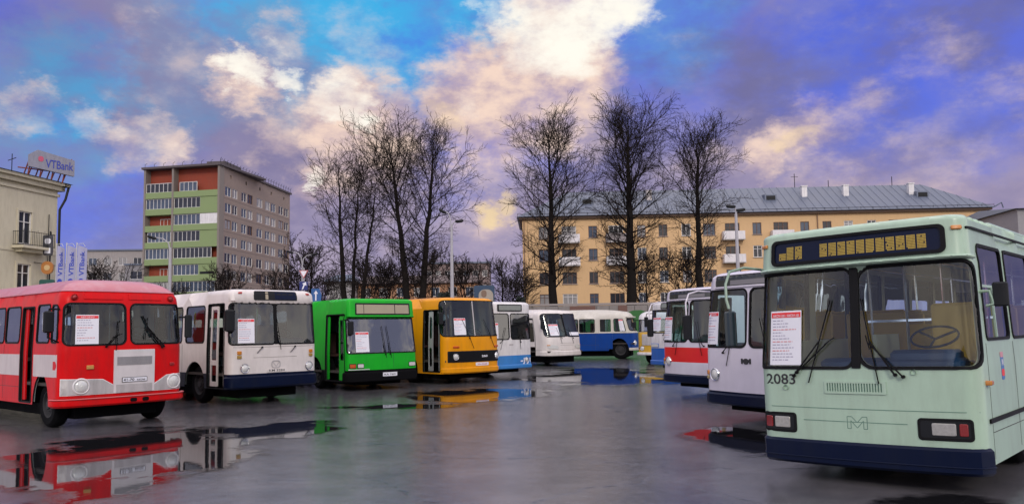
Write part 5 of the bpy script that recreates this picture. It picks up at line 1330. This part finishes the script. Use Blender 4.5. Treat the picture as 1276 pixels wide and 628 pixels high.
r=block('panel_building','dark fronted grey block half behind the left side of the tower',(-73.3,150,0),(1,.1,0),4.4,15.2,10,pbr('grey_concrete',(.27,.26,.28),.85,dirt=.2),5,1,2.6,1.6,(1,0,0))
block('brick_house','low reddish house seen through the bare trees above the green bus',(-21.8,112,0),(1,.02,0),17,8.6,10,pbr('house_brick',(.42,.22,.12),.85,dirt=.3),3,7,1.2,1.3,(3,3,2),roof=pbr('house_roof',(.16,.12,.11),.8),gable=1.4)
block('brick_house','narrow grey gabled house between the tower and the first big tree',(-25.3,108,0),(1,0,0),3.4,8.8,8,pbr('house_grey',(.36,.34,.34),.85),3,1,1.1,1.2,gable=1.2)
block('panel_building','brownish mauve block behind the trees and the double headed street lamp',(-17.5,158,0),(1,0,0),13,15.2,12,pbr('mauve_wall',(.22,.16,.15),.85,dirt=.3),5,7,1.1,1.3)
block('panel_building','far grey roofed shed at the right edge behind the mint trolleybus',(56.5,88,0),(1,-.1,0),34,14.4,20,pbr('shed_grey',(.28,.27,.28),.8),1,6,1.5,1.2,roof=pbr('shed_roof',(.12,.13,.15),.6),gable=1.2)
block('panel_building','far pale block low behind the bare trees left of the yellow building',(-8,190,0),(1,0,0),10,7,10,pbr('pale_wall',(.30,.27,.27),.85),2,4,1.1,1.3)
# poster
PO=empty('mural_board',(-2.2,60,0)); tag(PO,'upright blue framed board with pale figure picture beside the street lamp','billboard')
f2=Flat((0,0,0),(1,0,0)); mb=MB(); slab(mb,f2,rrect(-.7,1.4,.85,5.2,.1,3),[],-.2,0,back=True); o=mb.build('board',pbr('board_navy',(.02,.05,.10),.6),PO)
mb=MB(); slab(mb,f2,rrect(-.35,1.5,.75,4.9,.45,6),[],0,.02); mb.build('picture',pbr('picture_tan',(.34,.30,.25),.7,var=.2,scale=2),o)
mb=MB(); slab(mb,f2,rrect(-.15,4.3,.25,4.85,.2,6),[],.02,.035); slab(mb,f2,[(-.45,2.0),(.5,2.0),(.62,3.4),(.35,4.2),(-.1,4.2),(-.3,3.4)],[],.02,.035); mb.build('figure',pbr('figure_brown',(.2,.13,.09),.7),o)
mb=MB(); mb.tube([(-.6,.1,0),(-.6,.1,1.6)],.07,6); mb.tube([(.8,.1,0),(.8,.1,1.6)],.07,6); mb.build('post',M_DARK,PO)

block('reflection_hall','long beige hall added unseen behind the camera to show in reflections',(34,-34,0),(-1,-.12,0),74,9.5,14,pbr('reflection_hall_wall',(.42,.38,.33),.85,dirt=.3),2,14,2.2,2.2,fh=4.0)  # plain hall added out of view to give the windscreens something to reflect
# ================================================================== YARD WALL
Wl=empty('yard_wall'); tag(Wl,'long weathered concrete block wall below the yellow apartment block','wall')
M_BLK=pbr('block_wall',(.22,.20,.19),.9,var=.2,scale=.8,bump=.3,bscale=6,dirt=.4,dirtcol=(.12,.09,.08))
f2=Flat((1.1,62.6,0),(1,0,0)); mb=MB(); rnd=random.Random(11)
mb.box((31.1,62.85,1.85),(60,.3,3.55))
for r_ in range(6):
    x=0
    while x<59.5:
        w=.98; slab(mb,f2,rrect(x+.02 + (.5 if r_%2 else 0),.05+r_*.6,x+w+(.5 if r_%2 else 0),.61+r_*.6),[],0,.03+.02*rnd.random()); x+=1.0
mb.build('blocks',M_BLK,Wl)
mb=MB(); mb.box((31.1,62.85,3.74),(60.2,.5,.16)); mb.build('coping',pbr('coping',(.27,.24,.23),.85),Wl)
mb=MB(); slab(mb,f2,rrect(7.2,.1,7.9,3.6),[],.05,.12); slab(mb,f2,rrect(3.4,2.9,5.4,3.6),[],.05,.12); mb.build('rust_patch',pbr('rust_patch',(.15,.08,.065),.9),Wl)
mb=MB(); slab(mb,f2,rrect(11,3.0,16.5,3.9),[],.1,.16,back=True); tag(mb.build('tarpaulin',pbr('tarp_teal',(.01,.14,.08),.7,bump=.3,bscale=3)),'green tarpaulin slung along the top of the block wall','tarpaulin')

# ================================================================== STREET LAMPS
M_POLE=pbr('lamp_pole_concrete',(.40,.39,.42),.7,var=.12,dirt=.2)
def lamp(label,X,Y,h,arms,r0=.16,r1=.09,zt=None):
    e=empty('street_lamp',(X,Y,0)); tag(e,label,'street lamp','street lamps around the yard')
    mb=MB(); mb.tube([(0,0,0),(0,0,h*.55),(0,0,h)],[r0,(r0+r1)/2,r1],10); mb.build('pole',M_POLE,e,True)
    for (dx,dz,q) in arms:
        mb=MB(); mb.tube([(0,0,h-.3),(dx*.12,0,h+dz*.45),(dx*.45,0,h+dz*.85),(dx,0,h+dz)],[.05,.045,.04,.035],7); a=mb.build('arm',M_POLE,e,True)
        s_=1 if dx>0 else -1
        mb=MB(); mb.box((0,0,0),(.62,.26,.17),0,0,.07); mb.box((0,0,-.09),(.4,.18,.06),0,0,.02)
        hd=mb.build('lamp_head',M_DARK,a,True); hd.location=(dx+s_*.2,0,h+dz); hd.rotation_euler=(0,-s_*q,0)
    return e
lamp('street lamp with one long arm standing in front of the tower block',-24.2,56,8.0,[(-1.1,.75,.3)])
lamp('slender street lamp beside the road signs, right of the tower block',-18.8,71,8.2,[(-.9,.9,.3),(.9,.65,.3)],.1,.06)
lamp('concrete street lamp with two heads between the big bare trees',-4.4,58,9.3,[(-.45,1.3,.5),(.38,.55,.1)],.17,.09)
lamp('street lamp in front of the yellow block behind the white trolleybuses',15.0,52.6,9.3,[(-.12,.5,.1),(.12,.25,.1)],.15,.09)
# road signs
RS=empty('road_sign',(-12.1,46,0)); tag(RS,'yield triangle above a square blue arrow sign on one post','road sign')
mb=MB(); mb.tube([(0,.06,0),(0,.06,5.6)],.035,8); mb.build('post',M_POLE,RS)
f2=Flat((0,0,0),(1,0,0))
mb=MB(); slab(mb,f2,[(-.27,5.45),(0,4.97),(.27,5.45)],[],0,.02,back=True); o=mb.build('yield_plate',pbr('sign_red',(.45,.12,.12),.5),RS)
mb=MB(); slab(mb,f2,[(-.19,5.41),(0,5.06),(.19,5.41)],[],.02,.025); mb.build('yield_face',M_PAPER,o)
mb=MB(); slab(mb,f2,rrect(-.24,4.30,.24,4.80,.04,3),[],0,.02,back=True); o=mb.build('arrow_plate',pbr('sign_navy',(.01,.02,.15),.5),RS)
mb=MB(); slab(mb,f2,[(-.1,4.36),(-.02,4.36),(.08,4.6),(.17,4.55),(.14,4.78),(-.08,4.68),(.0,4.63)],[],.02,.025); mb.build('arrow_mark',M_PAPER,o)
RS2=empty('road_sign',(-11.5,46.5,0)); tag(RS2,'lower blue direction sign just right of the yield sign post','road sign')
mb=MB(); mb.tube([(0,.06,0),(0,.06,4.4)],.035,8); mb.build('post',M_POLE,RS2)
mb=MB(); slab(mb,f2,[(-.28,3.6),(.28,3.6),(.32,4.0),(.2,4.4),(-.28,4.4)],[],0,.02,back=True); o=mb.build('plate',pbr('sign_lightblue',(.02,.10,.30),.5),RS2)
mb=MB(); slab(mb,f2,[(-.05,3.7),(.03,3.7),(.03,4.1),(.12,4.1),(0,4.3),(-.14,4.1),(-.05,4.1)],[],.02,.025); mb.build('arrow_mark',M_PAPER,o)

# ================================================================== TREES
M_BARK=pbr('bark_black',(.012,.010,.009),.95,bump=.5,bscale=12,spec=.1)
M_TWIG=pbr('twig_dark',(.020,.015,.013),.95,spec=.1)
def tree_mesh(seed,H,leaders,envr,prim=55,twr=.02,low=.28,fine=1.0,trunk_r=.40,dense=5):
    rnd=random.Random(seed); tr=MB(); cr=MB()
    def limb(mb,p,d,L,r,nseg,up,wob,rend=.35,n=5):
        pts=[p.copy()];rs=[r];q=p.copy();dd=d.normalized()
        for i in range(nseg):
            dd=(dd+Vector((rnd.gauss(0,wob),rnd.gauss(0,wob),rnd.gauss(0,wob)+up))).normalized(); q=q+dd*(L/nseg); pts.append(q.copy()); rs.append(r*(1-(1-rend)*(i+1)/nseg))
        mb.tube(pts,rs,n,0,cap=False); return pts,rs
    def at(pts,t):
        x=t*(len(pts)-1); i=min(int(x),len(pts)-2); f=x-i
        return pts[i].lerp(pts[i+1],f),(pts[i+1]-pts[i]).normalized()
    def side_dir(ax,ang,az):
        a=ax.orthogonal().normalized(); b=ax.cross(a)
        return (ax*math.cos(ang)+(a*math.cos(az)+b*math.sin(az))*math.sin(ang)).normalized()
    for (bx,by,tx,ty,hf,rf) in leaders:
        p0=Vector((bx,by,-.2)); top=Vector((tx,ty,H*hf*.96)); n=14; pts=[];rs=[]
        for i in range(n+1):
            t=i/n; k=t**1.15; w=.12*H/20*math.sin(t*7+seed)
            pts.append(Vector((p0.x+(top.x-p0.x)*k+w*.5+rnd.gauss(0,.04),p0.y+(top.y-p0.y)*k+rnd.gauss(0,.05),p0.z+(top.z-p0.z)*t)))
            rs.append(trunk_r*rf*(1.25 if i==0 else 1)*max(.05,(1-t)**.8))
        tr.tube(pts,rs,10,0,cap=False)
        np_=int(prim*hf*rf)
        for j in range(np_):
            t=low+(1-low)*((j+rnd.random())/np_)*.97
            p,ax=at(pts,t); z=p.z/H
            er=envr(z)*rnd.uniform(.50,.95)
            az=j*2.4+rnd.uniform(-.5,.5)
            ang=math.radians(rnd.uniform(62,88)-26*max(0,(t-.55)/.45)-rnd.uniform(0,12))
            if t>.52: ang=math.radians(rnd.uniform(24,46)+22*(1-(t-.52)/.48)*rnd.random())
            d=side_dir(ax,ang,az); L=max(.6,er/math.sin(max(.45,ang)))
            if t>.52: L=max(.8,min(L*1.1,(H*rnd.uniform(.93,1.0)-p.z)/max(.3,d.z)))
            pr=max(.018,trunk_r*rf*.20*(1-t*.75)*min(1.2,L/4+.3))
            P1,R1=limb(tr if pr>.05 else cr,p,d,L,pr,6,.045,.08,.25,5)
            ns=int(L*2.5*fine)+2
            for a in range(ns):
                tt=.12+.88*(a+rnd.random())/ns; p2,ax2=at(P1,tt); d2=side_dir(ax2,math.radians(rnd.uniform(28,58)),rnd.uniform(0,2*PI)); d2.z+=.12
                L2=L*rnd.uniform(.24,.46)*(1.15-.45*tt)+.45
                P2,R2=limb(cr,p2,d2,L2,max(twr*1.1,pr*.33),4,.01,.11,.45,4)
                nt_=int(L2*dense*fine)+2
                for b2 in range(nt_):
                    t3=.15+.85*(b2+rnd.random())/nt_; p3,ax3=at(P2,t3); d3=side_dir(ax3,math.radians(rnd.uniform(25,60)),rnd.uniform(0,2*PI)); d3.z+=.08
                    L3=rnd.uniform(.35,.95)*min(1,H/16)
                    P3,_=limb(cr,p3,d3,L3,twr*.8,2,.03,.14,.6,3)
                    if rnd.random()<.75*fine:
                        p4,ax4=at(P3,rnd.uniform(.3,.7)); d4=side_dir(ax4,math.radians(rnd.uniform(25,55)),rnd.uniform(0,2*PI)); limb(cr,p4,d4,L3*.6,twr*.65,1,.0,.1,.7,3)
    return tr,cr
def tree_obj(name,label,meshes,loc,group=None,rz=0,sc=1):
    e=empty(name,loc,rz); e.scale=(sc,sc,sc); tag(e,label,'tree',group)
    for me,nm in zip(meshes,('trunk','crown')):
        c=bpy.data.objects.new(nm,me); COL.objects.link(c); c.parent=e
    return e
def mesh_of(mb,mat,nm):
    o=mb.build(nm,mat,None,True,180); me=o.data; bpy.data.objects.remove(o); return me
def make_tree(*a,**k):
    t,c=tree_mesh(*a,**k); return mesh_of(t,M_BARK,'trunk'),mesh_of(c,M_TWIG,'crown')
def env(a,pk=.55,w=1.0):
    def f(z):
        if z<.15: return a*.3
        if z<pk: return a*(.55+.45*((z-.15)/(pk-.15))**.7)
        return a*math.sqrt(max(.04,1-((z-pk)/(1.04-pk))**2.8))
    return f
GT='tall bare trees in front of the yellow block and beside it'
Yt=68
def tx_(u,Y): return (u-638)/F_PX*Y
T1=make_tree(21,19.7,[(0,0,-.3,0,1.0,1.0)],env(4.6,.5),prim=52,trunk_r=.46,low=.28,dense=2.4,twr=.0165)
tree_obj('bare_tree','bare tree standing before the left end of the yellow block, left of the tallest',T1,(tx_(690,Yt),Yt,0),GT)
T2=make_tree(5,20.9,[(0,0,.2,0,1.0,1.05)],env(4.2,.6),prim=62,trunk_r=.50,low=.31,dense=2.4,twr=.0165)
tree_obj('bare_tree','tallest and densest bare tree, middle one of three before the yellow block',T2,(tx_(785,Yt),Yt,0),GT)
T3=make_tree(33,19.3,[(0,0,0,0,1.0,.95)],env(3.8,.62),prim=48,trunk_r=.42,low=.31,dense=2.4,twr=.0165)
tree_obj('bare_tree','slim bare tree nearest the white trolleybuses, before the yellow block',T3,(tx_(873,Yt),Yt,0),GT)
T4=make_tree(14,17.2,[(-.0,0,-.9,0,.99,.78),(.3,.2,1.0,.2,.98,.55),(.9,-.2,2.6,0,.90,.6)],env(2.9,.62),prim=38,trunk_r=.42,low=.30,dense=2.3,twr=.016)
tree_obj('bare_tree','bare tree with three slender trunks behind the green bus',T4,(tx_(432,Yt),Yt,0),GT)
T5=make_tree(9,19.4,[(0,0,-2.0,0,.98,.85),(.55,0,1.9,.3,1.0,.85)],env(4.0,.68),prim=46,trunk_r=.46,low=.30,dense=2.3,twr=.016)
tree_obj('bare_tree','bare tree with two forked trunks beside the double headed street lamp',T5,(tx_(514,Yt),Yt,0),GT)
# smaller bushy trees
B1=make_tree(41,7.0,[(0,0,0,0,1,1),(.2,0,1.2,0,.9,.7),(-.2,0,-1.3,.2,.9,.7)],env(2.5,.6),prim=22,trunk_r=.14,low=.15,twr=.022,dense=3)
B2=make_tree(42,8.0,[(0,0,.3,0,1,1),(.2,0,-1.6,.4,.85,.8)],env(2.7,.6),prim=26,trunk_r=.16,low=.2,twr=.022,dense=3)
GS='small bare trees in the background'
for i,(u,Y,sc,mm,lab) in enumerate((
 (122,120,1.75,B1,'bushy bare tree between the bank flags and the tower block'),
 (385,85,1.35,B2,'small bare tree directly behind the yield sign'),
 (405,95,1.2,B1,'low bare tree just right of the yield sign'),
 (455,88,1.2,B2,'small bare tree between the three trunk tree and the forked tree'),
 (485,84,1.25,B1,'dark small bare tree behind the green bus roof, right of centre'),
 (535,86,1.3,B2,'small bare tree behind the orange bus near the forked trunks'),
 (578,92,1.35,B1,'small bare tree right of the double headed street lamp'),
 (628,100,1.3,B2,'small bare tree in the gap left of the yellow block'),
 (645,92,1.1,B1,'low bare tree against the left corner of the yellow block'),
 (803,74,1.05,B2,'thin small bare tree between the tallest tree and the slim tree'),
 (855,72,1.15,B1,'thin small bare tree just left of the slim tree'),
 (280,118,1.6,B1,'bare tree climbing up the side of the tower block'),
 (345,112,1.3,B2,'small bare tree at the far corner of the tower block'),
 (215,110,1.2,B1,'small bare tree before the green front of the tower block'))):
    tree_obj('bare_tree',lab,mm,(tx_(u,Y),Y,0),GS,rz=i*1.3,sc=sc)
# dark evergreen masses
M_EVG=pbr('evergreen_dark',(.012,.018,.012),.9,var=.5,scale=1)
def evergreen(label,X,Y,h,w,seed):
    rnd=random.Random(seed); e=empty('evergreen_shrub',(X,Y,0)); tag(e,label,'shrub','dark evergreen shrubs in the background')
    mb=MB()
    for i in range(1500):
        z=rnd.random()**.8; r=w*math.sqrt(max(0,1-(z*1.02-.1)**2*.9))*rnd.random()**.4*(.8+.3*math.sin(z*9+seed)); a=rnd.uniform(0,2*PI)
        c=Vector((r*math.cos(a),r*math.sin(a),z*h)); s_=rnd.uniform(.12,.3)
        u=Vector((rnd.gauss(0,1),rnd.gauss(0,1),rnd.gauss(0,1))).normalized(); v=u.orthogonal().normalized()
        mb.add([c-u*s_,c+v*s_*.6,c+u*s_,c-v*s_*.6],[(0,1,2,3)])
    mb.build('foliage',M_EVG,e); t=MB(); t.tube([(0,0,-.1),(0,0,h*.8)],[.15,.04],6); t.build('stem',M_BARK,e)
evergreen('dark evergreen shrub behind the orange bus roof by the street lamp',tx_(553,80),80,5.6,1.6,1)
evergreen('dark evergreen shrub close to the left corner of the yellow block',tx_(648,84),84,5.2,1.3,2)
evergreen('low dark evergreen shrub between the forked tree trunks',tx_(527,82),82,4.8,1.2,3)

# ================================================================== RENDER SETTINGS
SC.view_settings.view_transform='Standard'; SC.view_settings.look='None'; SC.view_settings.exposure=0; SC.view_settings.gamma=1
SC.render.engine='CYCLES'; SC.cycles.max_bounces=7; SC.cycles.transparent_max_bounces=24; SC.cycles.glossy_bounces=4; SC.cycles.diffuse_bounces=2
SC.cycles.caustics_reflective=False; SC.cycles.caustics_refractive=False; SC.cycles.use_denoising=True
